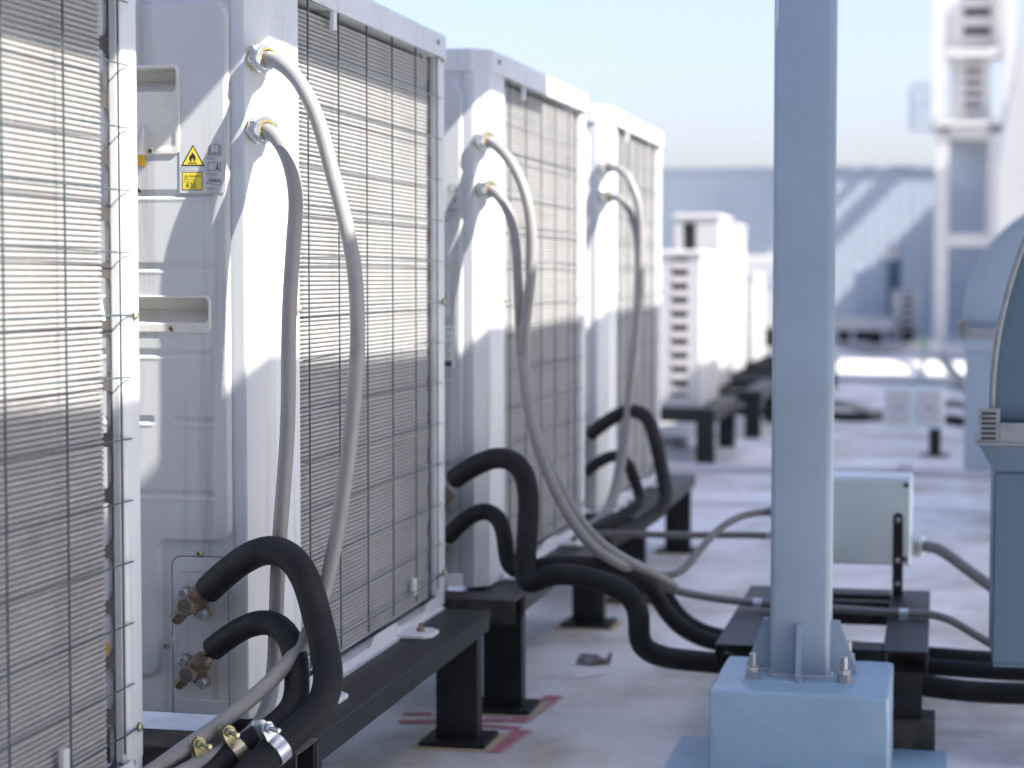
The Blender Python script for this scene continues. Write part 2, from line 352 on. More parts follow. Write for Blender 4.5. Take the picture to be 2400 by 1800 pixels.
def make_sticker(parent):
    y = -.0095
    bm = bmesh.new(); x0, z0 = fp(426, 453); x1, z1 = fp(532, 332.5)
    add_prism(bm, [(x, y, z) for x, z in rrect(x0, x1, z0, z1, .003)], (0, -.0004, 0))
    s = link('warning_sticker', tomesh(bm), 'panel', parent)
    y -= .0006; bm = bmesh.new()
    T = lambda a, b: fp(400 + a * 200 / 1659, 300 + b * 200 / 1659)               # zoomed-photo coordinates of the sticker
    poly(bm, [T(475, 328), T(249, 735), T(253, 745), T(690, 745), T(695, 735)], y, 0)
    poly(bm, [T(476, 372), T(283, 722), T(663, 722)], y - .0003, 1)
    fl = [(440, 662), (415, 630), (405, 590), (425, 535), (432, 560), (450, 505), (452, 530), (466, 468), (485, 515), (503, 500), (508, 550), (520, 535), (535, 600), (520, 640), (500, 662), (482, 662), (500, 630), (490, 600), (480, 570), (470, 610), (452, 600), (445, 635), (458, 662)]
    poly(bm, [T(*p) for p in fl], y - .0006, 0)
    poly(bm, [T(382, 682), T(558, 682), T(558, 697), T(382, 697)], y - .0006, 0)
    poly(bm, [T(264, 864), T(658, 864), T(658, 1214), T(264, 1214)], y, 0)
    poly(bm, [T(276, 876), T(646, 876), T(646, 1200), T(276, 1200)], y - .0003, 1)
    stroke(bm, [T(236, 768), T(728, 768), T(728, 846), T(236, 846)], .0003, y - .0003, 0, True)
    sc = abs(fp(500, 400)[0] - fp(400, 400)[0]) / 829.5 * 1.0                       # metres per zoom pixel
    def tx(sx_, a, b, hgt, st=1.0): X, Z = T(a, b); text_bm(bm, sx_, hgt * sc * 1.38, (X, y - .0008, Z), sx=st)
    tx("R32", 348, 1172, 92, .95); tx("WARNING", 385, 962, 42, .86)
    stroke(bm, [T(345, 910), T(315, 966), T(375, 966)], .0006, y - .0008, 0, True); poly(bm, [T(342, 928), T(348, 928), T(347, 948), T(343, 948)], y - .0008, 0); poly(bm, [T(342, 953), T(348, 953), T(348, 959), T(342, 959)], y - .0008, 0)
    tx("Appliance filled with", 300, 1012, 24, .92); tx("flammable gas R32.", 300, 1060, 24, .96)
    tx("Warning:", 246, 798, 19); tx("Risk of fire/flammable materials.", 246, 838, 19, .82)
    tx("Please read operator's", 738, 586, 21, .82); tx("manual carefully !", 738, 620, 21, .85)
    tx("Please read operating", 738, 898, 21, .82); tx("instructions carefully !", 738, 932, 21, .82)
    tx("Please read technical", 738, 1182, 21, .84); tx("manual carefully !", 738, 1216, 21, .85)
    w_ = .00062
    for pts in ([(825, 325), (862, 318), (900, 330), (938, 318), (978, 325), (978, 492), (938, 488), (900, 498), (862, 488), (825, 492)],): stroke(bm, [T(*p) for p in pts], w_, y - .0008, 0, True)
    stroke(bm, [T(900, 330), T(900, 498)], w_, y - .0008)
    stroke(bm, [T(822, 345), T(803, 345), T(803, 512), T(1002, 512), T(1002, 345), T(982, 345)], w_, y - .0008); stroke(bm, [T(800, 366), T(782, 366), T(782, 535), T(1024, 535), T(1024, 366), T(1006, 366)], w_, y - .0008)
    stroke(bm, [T(*p) for p in [(770, 682), (810, 688), (850, 668), (889, 668), (930, 668), (970, 685), (1010, 682), (1010, 842), (970, 826), (930, 825), (889, 828), (850, 826), (810, 840), (770, 842)]], w_ * 1.1, y - .0008, 0, True)
    stroke(bm, [T(889, 668), T(889, 828)], w_, y - .0008)
    cx, cz = T(950, 718); poly(bm, [(cx + cos(i * pi / 6) * 15 * sc, cz + sin(i * pi / 6) * 15 * sc) for i in range(12)], y - .0008)
    for q in ([(922, 745), (964, 745), (964, 795), (940, 795), (940, 758), (922, 758)], [(920, 793), (980, 793), (980, 806), (920, 806)]): poly(bm, [T(*p) for p in q], y - .0009)
    stroke(bm, [T(*p) for p in [(735, 1078), (800, 985), (880, 985), (912, 1005), (950, 990), (1050, 1015), (995, 1130), (940, 1105), (868, 1108), (820, 1075)]], w_, y - .0008, 0, True)
    stroke(bm, [T(912, 1005), T(868, 1108)], w_, y - .0008); stroke(bm, [T(815, 1034), T(985, 1034)], w_ * 2.4, y - .0010)
    for q in ([(805, 1018), (825, 1034), (805, 1048)], [(995, 1018), (975, 1034), (995, 1050)]): stroke(bm, [T(*p) for p in q], w_ * 1.5, y - .0009)
    link('sticker_print', tomesh(bm), None, s, mats=['ink', 'yellow'])
    # orange tape under the upper handle
    bm = bmesh.new(); a = fp(264, 391); b = fp(345, 360); add_prism(bm, [(a[0], -.0088, a[1]), (b[0], -.0088, a[1]), (b[0], -.0088, b[1]), (a[0], -.0088, b[1])], (0, -.0005, 0))
    link('caution_tape', tomesh(bm), 'tape', parent)
    bm = bmesh.new(); a = fp(251, 1530); b = fp(318, 1507); add_prism(bm, [(a[0], -.0088, a[1]), (b[0], -.0088, a[1]), (b[0], -.0088, b[1]), (a[0], -.0088, b[1])], (0, -.0005, 0))
    t = link('pipe_label', tomesh(bm), 'tape', parent)
    bm = bmesh.new(); q = fp(266.5, 1523); text_bm(bm, "LIQ", .0125, (q[0], -.0096, q[1]), sx=.85); link('label_print', tomesh(bm), 'ink', t)
    bm = bmesh.new(); q = [fp(*p) for p in ((316, 452), (337, 452), (333, 446), (318, 428))]; poly(bm, q, -.0092); link('black_mark', tomesh(bm), 'ink', parent)

def make_valve(parent, cx, cy, big, nut, side, bolts):
    """service valve; arguments are photo pixels of the round cap, flare nut, side cap and flange bolts"""
    L0 = lambda px, py, d: at(px, py, Y=U2Y - d) - Vector((U2X, U2Y, UZ))
    k = 1.0 if big else .86; c0 = L0(cx, cy, .070)
    root = bpy.data.objects.new('service_valve', None); COL.objects.link(root); root.parent = parent; root.location = (c0.x, 0, c0.z); root.empty_display_size = .03
    O = Vector((c0.x, 0, c0.z)); dp = .038
    n_ = L0(*nut, dp) - O; s_ = L0(*side, dp) - O; m_ = Vector((0, -dp, 0)); A = (n_ - s_).normalized(); B = (s_ - m_).normalized(); A2 = (n_ - m_).normalized()
    b_ = [L0(*q, .020) - O for q in bolts]; C_ = (b_[0] - b_[1]).normalized(); fc = (b_[0] + b_[1]) / 2; W_ = C_.cross(Vector((0, 1, 0))).normalized()
    bm = bmesh.new()
    add_cyl(bm, (0, -.006, 0), (0, -.052, 0), .0130 * k, n=20)
    add_cyl(bm, m_, n_, .0115 * k, n=18); add_cyl(bm, m_, s_, .0078 * k, n=16)
    add_cyl(bm, Vector((fc.x, .004, fc.z)) * .6, Vector((fc.x * .6, -.036, fc.z * .6)), .0125 * k, n=18)
    R_ = .0112
    pts = [b_[0] + C_ * (R_ * sin(a)) + W_ * (R_ * cos(a)) for a in np.linspace(0, pi, 9)] + [fc - W_ * .0175 * k] + [b_[1] - C_ * (R_ * sin(a)) - W_ * (R_ * cos(a)) for a in np.linspace(0, pi, 9)] + [fc + W_ * .0175 * k]
    add_prism(bm, [Vector((p.x, -.008, p.z)) for p in pts], (0, -.010, 0))
    link('valve_body', tomesh(bm), 'brass', root)
    bm = bmesh.new(); add_hex(bm, (0, -.049, 0), (0, -1, 0), .020 * k, .0182 * k, .3, ch=.2)
    add_lathe(bm, (0, -.049 - .020 * k, 0), (0, -1, 0), [(-.001, .0152 * k), (.0022, .0148 * k), (.0032, .0132 * k), (.0024, .0122 * k), (.0024, 0.0)], 26)
    cpo = link('valve_cap', tomesh(bm), 'brasscap', root)
    bm = bmesh.new(); text_bm(bm, "DAC", .0095 * k, (.0, -.049 - .020 * k - .0030, -.002), Matrix.Rotation(.5 if big else 3.4, 4, 'Y') @ Matrix.Rotation(pi / 2, 4, 'X'), align='CENTER', extrude=.0006)
    link('cap_lettering', tomesh(bm), 'brasscap', cpo)
    bm = bmesh.new(); add_hex(bm, s_ - B * .010, B, .019 * k, .0122 * k, .2, ch=.25); link('side_cap', tomesh(bm), 'brass', root)
    bm = bmesh.new(); add_hex(bm, n_ - A2 * .016 * k, A2, .034 * k, .0205 * k, .35, ch=.18)
    if not big: add_lathe(bm, n_ + A2 * .015 * k, A2, [(0, .0165 * k), (.010, .0085), (.010, 0)], 18)
    else: add_lathe(bm, n_ + A2 * .016 * k, A2, [(0, .0185), (.012, .0175), (.012, 0)], 22)
    add_lathe(bm, n_ - A2 * .026 * k, A2, [(0, .0125 * k), (.011, .0150 * k), (.011, 0)], 18)
    link('flare_nut', tomesh(bm), 'brass', root)
    for q in b_:
        bm = bmesh.new(); e = Vector((q.x, -.0182, q.z))
        add_lathe(bm, e, (0, -1, 0), [(0, .0112), (.0025, .0112), (.003, .0085)], 20); add_hex(bm, e + Vector((0, -.0028, 0)), (0, -1, 0), .0080, .0090, .1, ch=.22)
        link('flange_bolt', tomesh(bm), 'zinc', root)
    return root

def make_unit(label, Y0, X0, rz, group):
    t = thing('air_conditioner', label, 'air conditioner', (X0, Y0, UZ), rz, group)
    # service panel (embossed sheet)
    heightfield('service_panel', 'panel', t, -DP + .004, fx(544), fz(1672), H - .05, .0028, panel_h, panel_cut)
    # corner post with 45 degree chamfer and the flat return up to the coil
    bm = bmesh.new(); c = .034; pr = [(fx(541), .0008), (-c - .003, 0), (-c + .0012, .0008), (-.0012, c - .0012), (0, c + .003), (0, .150), (-.0015, .152), (-.0015, .196), (-.012, .198), (-.014, .19), (-.0035, .165), (-c - .01, .02), (fx(541), .012)]
    zt = H - .049; a = [bm.verts.new((x, y, -.004)) for x, y in pr]; b = [bm.verts.new((x, y, zt)) for x, y in pr]; n = len(pr)
    for i in range(n): bm.faces.new((a[i], a[(i + 1) % n], b[(i + 1) % n], b[i]))
    bm.faces.new(a[::-1]); bm.faces.new(b)
    k = 0; z = 1.245
    while z > .02:
        add_box(bm, -.002, .0014, .075, .127, z - .0022, z + .0022, bev=.0012); z -= .1245
    add_box(bm, -.002, .0016, .07, .127, 1.21, 1.216, bev=.0014)
    link('corner_panel', tomesh(bm), 'white', t)
    # dark body behind everything, back and fan side sheets
    box('inner_case', 'dark', t, -DP + .03, -.09, .06, 1.08, .02, H - .06)
    bm = bmesh.new(); add_box(bm, -DP, -DP + .003, .0, LN, .0, H - .05); add_box(bm, -DP + .003, -.30, LN - .003, LN, .0, H - .05)
    for zc in (.36, .93):
        for r_ in (.05, .10, .15, .20, .25):
            for i in range(40):
                a0 = 2 * pi * i / 40; a1 = 2 * pi * (i + 1) / 40
                add_cyl(bm, (-DP - .012, LN / 2 + cos(a0) * r_, zc + sin(a0) * r_), (-DP - .012, LN / 2 + cos(a1) * r_, zc + sin(a1) * r_), .004, n=5, caps=False)
        for i in range(12):
            a0 = 2 * pi * i / 12; add_cyl(bm, (-DP - .008, LN / 2 + cos(a0) * .03, zc + sin(a0) * .03), (-DP - .008, LN / 2 + cos(a0) * .262, zc + sin(a0) * .262), .004, n=5)
    link('fan_side_panel', tomesh(bm), 'white', t)
    # heat exchanger: wavy fins, straight along y then bending away round the far corner
    path = [(-.013, y) for y in np.linspace(.192, 1.152, 26)]; R_ = .05
    path += [(-.013 - R_ * (1 - cos(a)), 1.152 + R_ * sin(a)) for a in np.linspace(.12, pi / 2, 10)] + [(-.25, 1.202)]
    nm = []
    for i in range(len(path)):
        d = np.array(path[min(i + 1, len(path) - 1)]) - np.array(path[max(i - 1, 0)]); d = d / np.hypot(*d); nm.append((d[1], -d[0]))
    pitch = .0083; nr = int(1.235 / pitch); zs = []; offs = []
    for k in range(nr):
        for f_, o_ in ((0, -.0062), (.09, -.0040), (.24, -.0009), (.46, .0), (.71, -.0009), (.91, -.0040)): zs.append(.022 + (k + f_) * pitch); offs.append(o_ * (1 + .0))
    zs = np.array(zs); offs = np.array(offs); V = []; nz_ = len(zs)
    jit = rng.normal(0, .00028, nr).repeat(6)
    for i, (p, q) in enumerate(zip(path, nm)):
        wv = .0006 * np.sin(zs * 9 + i * .4)
        for j in range(nz_): o_ = offs[j] + jit[j]; V.append((p[0] + q[0] * (o_ + wv[j] * .5), p[1] + q[1] * (o_ + wv[j] * .5), zs[j]))
    Fq = [(i * nz_ + j, (i + 1) * nz_ + j, (i + 1) * nz_ + j + 1, i * nz_ + j + 1) for i in range(len(path) - 1) for j in range(nz_ - 1)]
    me = bpy.data.meshes.new('coil'); me.from_pydata(V, [], Fq); me.update(); link('heat_exchanger', me, None, t, smooth=True, mats=['coil', 'coilgap'])
    me.polygons.foreach_set('material_index', [1 if (j % 6) in (0, 5) else 0 for i in range(len(path) - 1) for j in range(nz_ - 1)])
    # slotted end plate between coil and rear post
    bm = bmesh.new(); ya, yb = 1.160, 1.212; nz2 = 15; pz = .0842; zz = .02
    xs = -.020
    def strip(y0, y1, z0, z1): add_box(bm, xs - .0015, xs, y0, y1, z0, z1)
    strip(yb - .004, yb, .0, H - .055); strip(ya - .03, ya - .018, 0, H - .055)
    for k_ in range(nz2 + 1):
        zc = .012 + k_ * pz; r = .0115; z0_, z1_ = zc - .0105, zc + .0105      # bars between the slots, with rounded slot corners
        pts = [(ya - .018, z0_), (yb - .004 - r * 1.6, z0_)] + [(yb - .004 - r * 1.6 + r * 1.6 * sin(a), z0_ - r + r * cos(a)) for a in np.linspace(.2, pi / 2, 6)]
        pts += [(yb - .004 - r * 1.6 + r * 1.6 * sin(a), z1_ + r - r * cos(a)) for a in np.linspace(pi / 2, .2, 6)] + [(yb - .004 - r * 1.6, z1_), (ya - .018, z1_)]
        add_prism(bm, [(xs - .0016, y, z) for y, z in pts], (.0018, 0, 0))
    link('end_plate', tomesh(bm), 'frame', t)
    box('slot_dark_strip', 'frame', t, -.041, -.0285, LN - .014, LN - .006, .002, H - .056)  # dark strip added behind the slots so they look shaded inside
    # rear corner post: rounded U section, inner lip ends above the foot
    bm = bmesh.new(); y0, y1 = 1.212, LN + .006
    pr = [(-.030, y0), (-.010, y0 + .001), (-.004, y0 + .005), (-.0015, y0 + .012), (-.0015, y0 + .028), (-.0008, y0 + .030), (-.0003, y0 + .036), (-.0003, y1 - .005), (-.002, y1 - .001), (-.006, y1), (-.026, y1), (-.026, y1 - .002), (-.008, y1 - .002), (-.004, y1 - .006), (-.004, y0 + .014), (-.010, y0 + .004), (-.030, y0 + .003)]
    n = len(pr); z0_ = .022; zt = H - .052
    a = [bm.verts.new((x, y, z0_)) for x, y in pr]; b = [bm.verts.new((x, y, zt)) for x, y in pr]
    for i in range(n): bm.faces.new((a[i], a[(i + 1) % n], b[(i + 1) % n], b[i]))
    bm.faces.new(a[::-1]); bm.faces.new(b)
    add_box(bm, -.026, -.002, y0 + .034, y1 - .0015, -.006, z0_ + .002, bev=.002)
    for i in range(len(bm.faces)): pass
    bmesh.ops.recalc_face_normals(bm, faces=bm.faces); link('corner_post', tomesh(bm), 'white', t)
    # top cover with chamfered corners
    bm = bmesh.new(); e = .007; c = .04
    pts = [(-DP - e, -e, 0), (-c, -e, 0), (e, c, 0), (e, LN + e - .012, 0), (e - .012, LN + e, 0), (-DP - e, LN + e, 0)]
    add_prism(bm, [(x, y, H - .052) for x, y, _ in pts], (0, 0, .054))
    bmesh.ops.bevel(bm, geom=[e_ for e_ in bm.edges if min(v.co.z for v in e_.verts) > H - .01] + [e_ for e_ in bm.edges if abs(e_.verts[0].co.z - e_.verts[1].co.z) > .03], offset=.005, segments=3, affect='EDGES', profile=.5)
    top = link('top_cover', tomesh(bm), 'white', t)
    for (x, y, dx, dy) in ((-.14, -e, 0, -1), (-.30, -e, 0, -1), (e, .10, 1, 0), (e, 1.18, 1, 0)):
        bm = bmesh.new(); add_lathe(bm, (x, y, H - .022), (dx, dy, 0), [(0, .0065), (.002, .0062), (.0045, .004), (.005, 0)], 14); link('screw', tomesh(bm), 'brass', top)
    # wire guard
    bm = bmesh.new(); xw = .0005
    hz = [.070] + [.703 + .0935 * k_ for k_ in range(-6, 6)] + [1.262]
    tie = {0, 7, len(hz) - 1}
    for i, z in enumerate(hz):
        ye = 1.228 if i not in tie else 1.245; ys = .206 + random.uniform(-.006, .006)
        bow = random.uniform(-.006, .006); P = []
        for y in np.linspace(ys if i not in tie else .186, ye, 22): s = (y - ys) / (ye - ys); P.append(Vector((xw + .0028 - (.002 if i in tie and y > 1.2 else 0), y, z + bow * sin(pi * s))))
        add_tube(bm, P, .0013 if i not in tie else .0017, 8)
        if i in tie:
            for yy in (ye + .004,):
                add_tube(bm, [Vector((xw + .0015, yy + .0062 * cos(a), z + .0062 * sin(a))) for a in np.linspace(pi, 3 * pi, 14)], .0016, 8)
    for k_ in range(6):
        y = .247 + .19 * k_; j = random.uniform(-.002, .002)
        add_tube(bm, [Vector((xw - .0002, y + j * sin(3 * s), z)) for z, s in zip(np.linspace(.040, 1.285 if k_ else 1.29, 30), np.linspace(0, 1, 30))], .0018, 8)
    g = link('wire_guard', tomesh(bm), 'wire', t)
    for z in (.070, .703, 1.262):
        for y in (1.249,) + ((.182,) if z == .703 else ()):
            bm = bmesh.new(); add_lathe(bm, (0, y, z), (1, 0, 0), [(0, .007), (.004, .0068), (.0065, .0045), (.007, 0)], 14); link('screw', tomesh(bm), 'yzinc', g)
    for y, z in ((.405, 1.243), (.985, .075)):
        box('wire_clip', 'white', g, -.004, .0045, y - .010, y + .010, z - .016, z + .022, bev=.001)
    # base pan with a wavy lip and two mounting feet
    bm = bmesh.new(); add_box(bm, -DP + .01, -.004, .12, LN - .012, -.010, .010)
    P = []
    for y in np.linspace(.15, LN - .045, 60):
        s = .5 + .5 * sin((y - .2) * 2 * pi / .43); P.append((y, .006 + .016 * (s > .5) * min(1, (s - .5) * 6)))
    for (ya_, za), (yb_, zb) in zip(P, P[1:]):
        for x0_, x1_, d0, d1 in ((-.004, .004, 0, 0),):
            v = [bm.verts.new(q) for q in ((-.003, ya_, .004), (-.003, yb_, .004), (.004, yb_, .004 + zb), (.004, ya_, .004 + za))]; bm.faces.new(v)
            v = [bm.verts.new(q) for q in ((.004, ya_, .004 + za), (.004, yb_, .004 + zb), (.006, yb_, -.004), (.006, ya_, -.004))]; bm.faces.new(v)
    add_box(bm, -.006, .012, .15, LN - .05, -.010, -.004)
    bp = link('base_pan', tomesh(bm), 'white', t)
    for y in (.20, .875):
        bm = bmesh.new(); pts = [(-.01, y - .055), (.062, y - .050), (.080, y - .03), (.080, y + .022), (.062, y + .042), (-.01, y + .05)]
        add_prism(bm, [(x, yy, -.0095) for x, yy in pts], (0, 0, .010)); bmesh.ops.bevel(bm, geom=[e_ for e_ in bm.edges], offset=.003, segments=2, affect='EDGES', profile=.5)
        ft = link('mounting_foot', tomesh(bm), 'white', bp)
        bm = bmesh.new(); add_hex(bm, (.045, y - .005, .0), (0, 0, 1), .008, .009); add_cyl(bm, (.045, y - .005, .008), (.045, y - .005, .018), .0045, n=10); link('anchor_bolt', tomesh(bm), 'brass', ft)
    # panel furniture
    make_handle(t, 0); make_handle(t, 1); make_sticker(t)
    add_screw(t, *fp(467, 1297), y=-.004, r=.0058); add_screw(t, *fp(389.5, 1512), y=-.004, r=.0058)
    # valve plate
    vx0, vx1, vz0, vz1 = fx(402), fx(532.5), fz(1672.5), fz(1304.5)
    def vf(X, Z):
        h = .0030 + 0 * X
        r = sdr(X, Z, fx(409), fx(560), fz(1634), fz(1345), .016); h = h - .0060 * sstep(r, .010)
        h = h + .004 * np.exp(-((Z - fz(1502)) / .012) ** 2) * sstep(X - fx(421), .012)
        return h
    pl = heightfield('valve_plate', 'plate', t, vx0, vx1, vz0, vz1, .0022, vf, lambda X, Z: (np.hypot(np.maximum(vx0 + .018 - X, 0), np.maximum(Z - vz1 + .018, 0)) > .018))
    bm = bmesh.new(); R__ = rrect(vx0 - .0008, vx1 + .0008, vz0 - .0005, vz1 + .0008, .018, 8); stroke(bm, [p for p in R__[9:19]] + [R__[18]] and [(vx1, vz1 + .0008)] + R__[9:18] + [(vx0 - .0008, vz0)], .0011, -.0035); stroke(bm, [(vx1 + .0006, vz1), (vx1 + .0006, vz0)], .0011, -.0036)
    link('plate_seam', tomesh(bm), 'frame', pl)
    bm = bmesh.new()                                                              # rust runs below the flange bolts
    Z3 = lambda a, b: fp(380 + a * 300 / 1106, 1250 + b * 300 / 1106)
    poly(bm, [Z3(*p) for p in [(365, 735), (382, 735), (372, 800), (372, 905), (380, 960), (372, 1040), (360, 1040), (362, 900), (358, 800)]], .0022); link('rust_run', tomesh(bm), 'rust', pl); bm = bmesh.new()
    poly(bm, [Z3(*p) for p in [(340, 1322), (372, 1318), (380, 1345), (398, 1395), (440, 1412), (480, 1420), (330, 1420), (365, 1395), (350, 1350)]], .0022)
    link('rust_run', tomesh(bm), 'rust', pl)
    bm = bmesh.new(); poly(bm, [Z3(*p) for p in [(400, 1120), (412, 1130), (408, 1230), (425, 1330), (420, 1400), (404, 1400), (406, 1300), (396, 1200)]], .0021); link('rust_run', tomesh(bm), 'tan', pl)
    for (hx, hy, r_) in ((455, 1443, .016),):
        bm = bmesh.new(); q = fp(hx, hy); add_cyl(bm, (q[0], .0022, q[1]), (q[0], .0035, q[1]), r_, n=24); link('pipe_hole', tomesh(bm), 'ink', pl)
    make_valve(t, 432, 1424, True, (469, 1396), (417, 1446), ((431.5, 1390.6), (473.8, 1439.4)))
    make_valve(t, 434.5, 1583, False, (469, 1556), (421, 1603), ((431.5, 1549.7), (473.8, 1599.6)))
    return t

UG = 'air conditioners standing in one row'
units = []
spec = [(1.590, -1.198, 0.0, 'white air conditioner at the left edge, only its coil and rear post in view'),
        (U2Y, U2X, 0.0, 'white air conditioner in sharp focus with two brass valves and a yellow sticker'),
        (4.752, -1.085, radians(-.9), 'white air conditioner third in the row, with a half shaded top cover'),
        (6.392, -1.058, 0.0, 'blurred white air conditioner at the far end of the row, sunlit to its top')]
def copy_tree(o, parent=None):
    c = o.copy(); COL.objects.link(c)
    if parent is not None: c.parent = parent
    for ch in [x for x in o.children]: copy_tree(ch, c)
    return c
proto = make_unit(spec[1][3], spec[1][0], spec[1][1], spec[1][2], UG)
for i, (y, x, rz, lab) in enumerate(spec):
    if i == 1: units.append(proto); continue
    c = copy_tree(proto); c.location = (x, y, UZ); c.rotation_euler = (0, 0, rz); c['label'] = lab; units.append(c)
# rating plate that only the third unit shows
bm = bmesh.new(); A0 = at(1032, 862, Y=4.74); A1 = at(1067, 762, Y=4.74)
add_box(bm, A0.x - .05, A1.x, 4.735, 4.7375, A0.z, A1.z)
rp = link('rating_plate', tomesh(bm), 'film', None); bm = bmesh.new()
for k in range(9): add_box(bm, A0.x - .045, A1.x - .006 - .02 * random.random(), 4.7343, 4.7347, A1.z - .012 - k * .0085, A1.z - .010 - k * .0085)
add_box(bm, A0.x - .045, A1.x - .008, 4.7343, 4.7347, A0.z + .003, A0.z + .018)
rpp = link('plate_print', tomesh(bm), 'wire', rp)
rp.parent = units[2]; bpy.context.view_layer.update(); rp.matrix_parent_inverse = units[2].matrix_world.inverted()

# ================================================================ STEEL STANDS
def make_stand(label, X0, Y0, Y1, legs, group, xin=.50):
    """X0 = outer face of the right hand rail; rails of 105 x 50 channel laid flat"""
    t = thing('steel_stand', label, 'equipment stand', (X0, Y0, 0), 0, group); L_ = Y1 - Y0; zt = .290; hb = .046
    def rail(x0, x1, y0, y1, nm, m='black'):
        bm = bmesh.new(); add_box(bm, x0, x1, y0, y1, zt - .006, zt, bev=.0015)
        if y1 - y0 > x1 - x0:
            add_box(bm, x0 + .0004, x0 + .006, y0 + .0004, y1 - .0004, zt - hb, zt - .0055, bev=.001); add_box(bm, x1 - .006, x1 - .0004, y0 + .0004, y1 - .0004, zt - hb, zt - .0055, bev=.001)
        else:
            add_box(bm, x0 + .0004, x1 - .0004, y0 + .0004, y0 + .006, zt - hb * 1.25, zt - .0055, bev=.001); add_box(bm, x0 + .0004, x1 - .0004, y1 - .006, y1 - .0004, zt - hb * 1.25, zt - .0055, bev=.001)
        return link(nm, tomesh(bm), m, t)
    rail(-.105, 0, 0.12, L_, 'side_rail'); rail(-xin - .105, -xin, 0.12, L_, 'side_rail')
    rail(-xin - .105, .0, 0.0, .118, 'front_rail', 'rusty'); rail(-xin + .002, -.107, L_ - .10, L_, 'rear_rail')
    for y in legs:
        for x in (-.100, -xin - .100):
            bm = bmesh.new(); add_box(bm, x, x + .096, y, y + .005, .012, zt - .0065); add_box(bm, x, x + .005, y + .0052, y + .048, .012, zt - .0065); add_box(bm, x + .091, x + .096, y + .0052, y + .048, .012, zt - .0065)
            lg = link('leg', tomesh(bm), 'black', t)
            bm = bmesh.new(); add_box(bm, x - .028, x + .124, y - .05, y + .098, 0.004, .013, bev=.001); link('base_plate', tomesh(bm), 'black', lg)
            bm = bmesh.new(); add_prism(bm, [(x - .045, y - .07, .0005), (x + .140, y - .062, .0005), (x + .145, y + .112, .0005), (x - .04, y + .115, .0005)], (0, 0, .0025)); link('grout_pad', tomesh(bm), 'tan', lg)
    return t
SG = 'black steel stands under the air conditioners'
make_stand('black steel stand under the leftmost air conditioner, its rails mostly out of view', -1.075, 1.44, 2.80, (.25, 1.20), SG)
st2 = make_stand('black steel stand with a rusty front rail under the air conditioner with the warning sticker', -1.012, 3.045, 4.46, (.10, 1.305), SG)
make_stand('black steel stand with a square white tag, under the third air conditioner', -.985, 4.61, 6.02, (.10, 1.31), SG)
make_stand('blurred black steel stand under the air conditioner at the far end of the row', -.93, 6.30, 7.75, (.10, 1.3), SG)
p = at(1046, 1374, Y=4.605); q = at(1083, 1346, Y=4.605)
tag(box('paper_tag', 'paper', None, p.x, q.x, 4.6035, 4.609, p.z, q.z), 'small square white tag on the front rail of the third stand', 'tag')
# pipe support bar under the clamped pipes at the bottom edge
t = thing('pipe_support_bar', 'black slotted angle bar carrying the clamped pipes at the bottom edge', 'bracket', (-1.2, 2.93, .20))
boxes('angle_bar', 'black', t, [(-.06, .34, -.012, .026, .0, .005), (-.06, .34, .0262, .031, -.035, .005)], bev=.001)
box('upright', 'black', t, .312, .328, .002, .026, -.20, .075, bev=.001)
bm = bmesh.new(); add_hex(bm, (.330, .012, .05), (1, 0, 0), .008, .008); link('bolt', tomesh(bm), 'steelbolt', t)

# ================================================================ CONDUITS OF THE FOCUSED UNIT
def conduit(label, pts, r=.0127, m='conduit', nut=True, group=None, n=20, gland=None, name='flexible_conduit', cat='conduit', step=.01, sm=4):
    P3 = [p if isinstance(p, Vector) else at(p[0], p[1], Y=p[2]) for p in pts]
    t = thing(name, label, cat, P3[0], 0, group); o_ = Vector(P3[0])
    o, P = tube('hose', m, t, [p - o_ for p in P3], r, n, step, sm)
    if nut:
        d = (P[3] - P[0]).normalized() if nut is True else Vector(nut).normalized(); k = r / .0127
        bm = bmesh.new(); add_lathe(bm, P[0] - d * .012 * k, d, [(-.003, .0235 * k), (-.0006, .0235 * k), (-.0006, .0)], 24); link('gasket_ring', tomesh(bm), 'gasket', t)
        bm = bmesh.new(); add_hex(bm, P[0] - d * .011 * k, d, .011 * k, .0262 * k, .2, ch=.12); add_hex(bm, P[0] + d * .0005 * k, d, .015 * k, .0262 * k, .55, ch=.14)
        add_lathe(bm, P[0] + d * .015 * k, d, [(0, .0222 * k), (.0045 * k, .0212 * k), (.0045 * k, .0150 * k), (.001 * k, .0145 * k)], 24)
        link('lock_nut', tomesh(bm), 'zinc', t)
        bm = bmesh.new(); add_lathe(bm, P[0] + d * .016 * k, d, [(0, .0142 * k), (.0036 * k, .0141 * k), (.0036 * k, .0130 * k)], 24, False); link('seal_ring', tomesh(bm), 'gasket', t)
    if gland is not None:
        d = (P[-1] - P[-4]).normalized(); bm = bmesh.new(); add_hex(bm, P[-1] - d * .02, d, .03, r * 1.75, .3); add_lathe(bm, P[-1] - d * .034, d, [(0, r * 1.15), (.014, r * 1.5), (.016, r * 1.3)], 18); link('cable_gland', tomesh(bm), gland, t)
    return t
CG = 'grey conduits of the air conditioners'
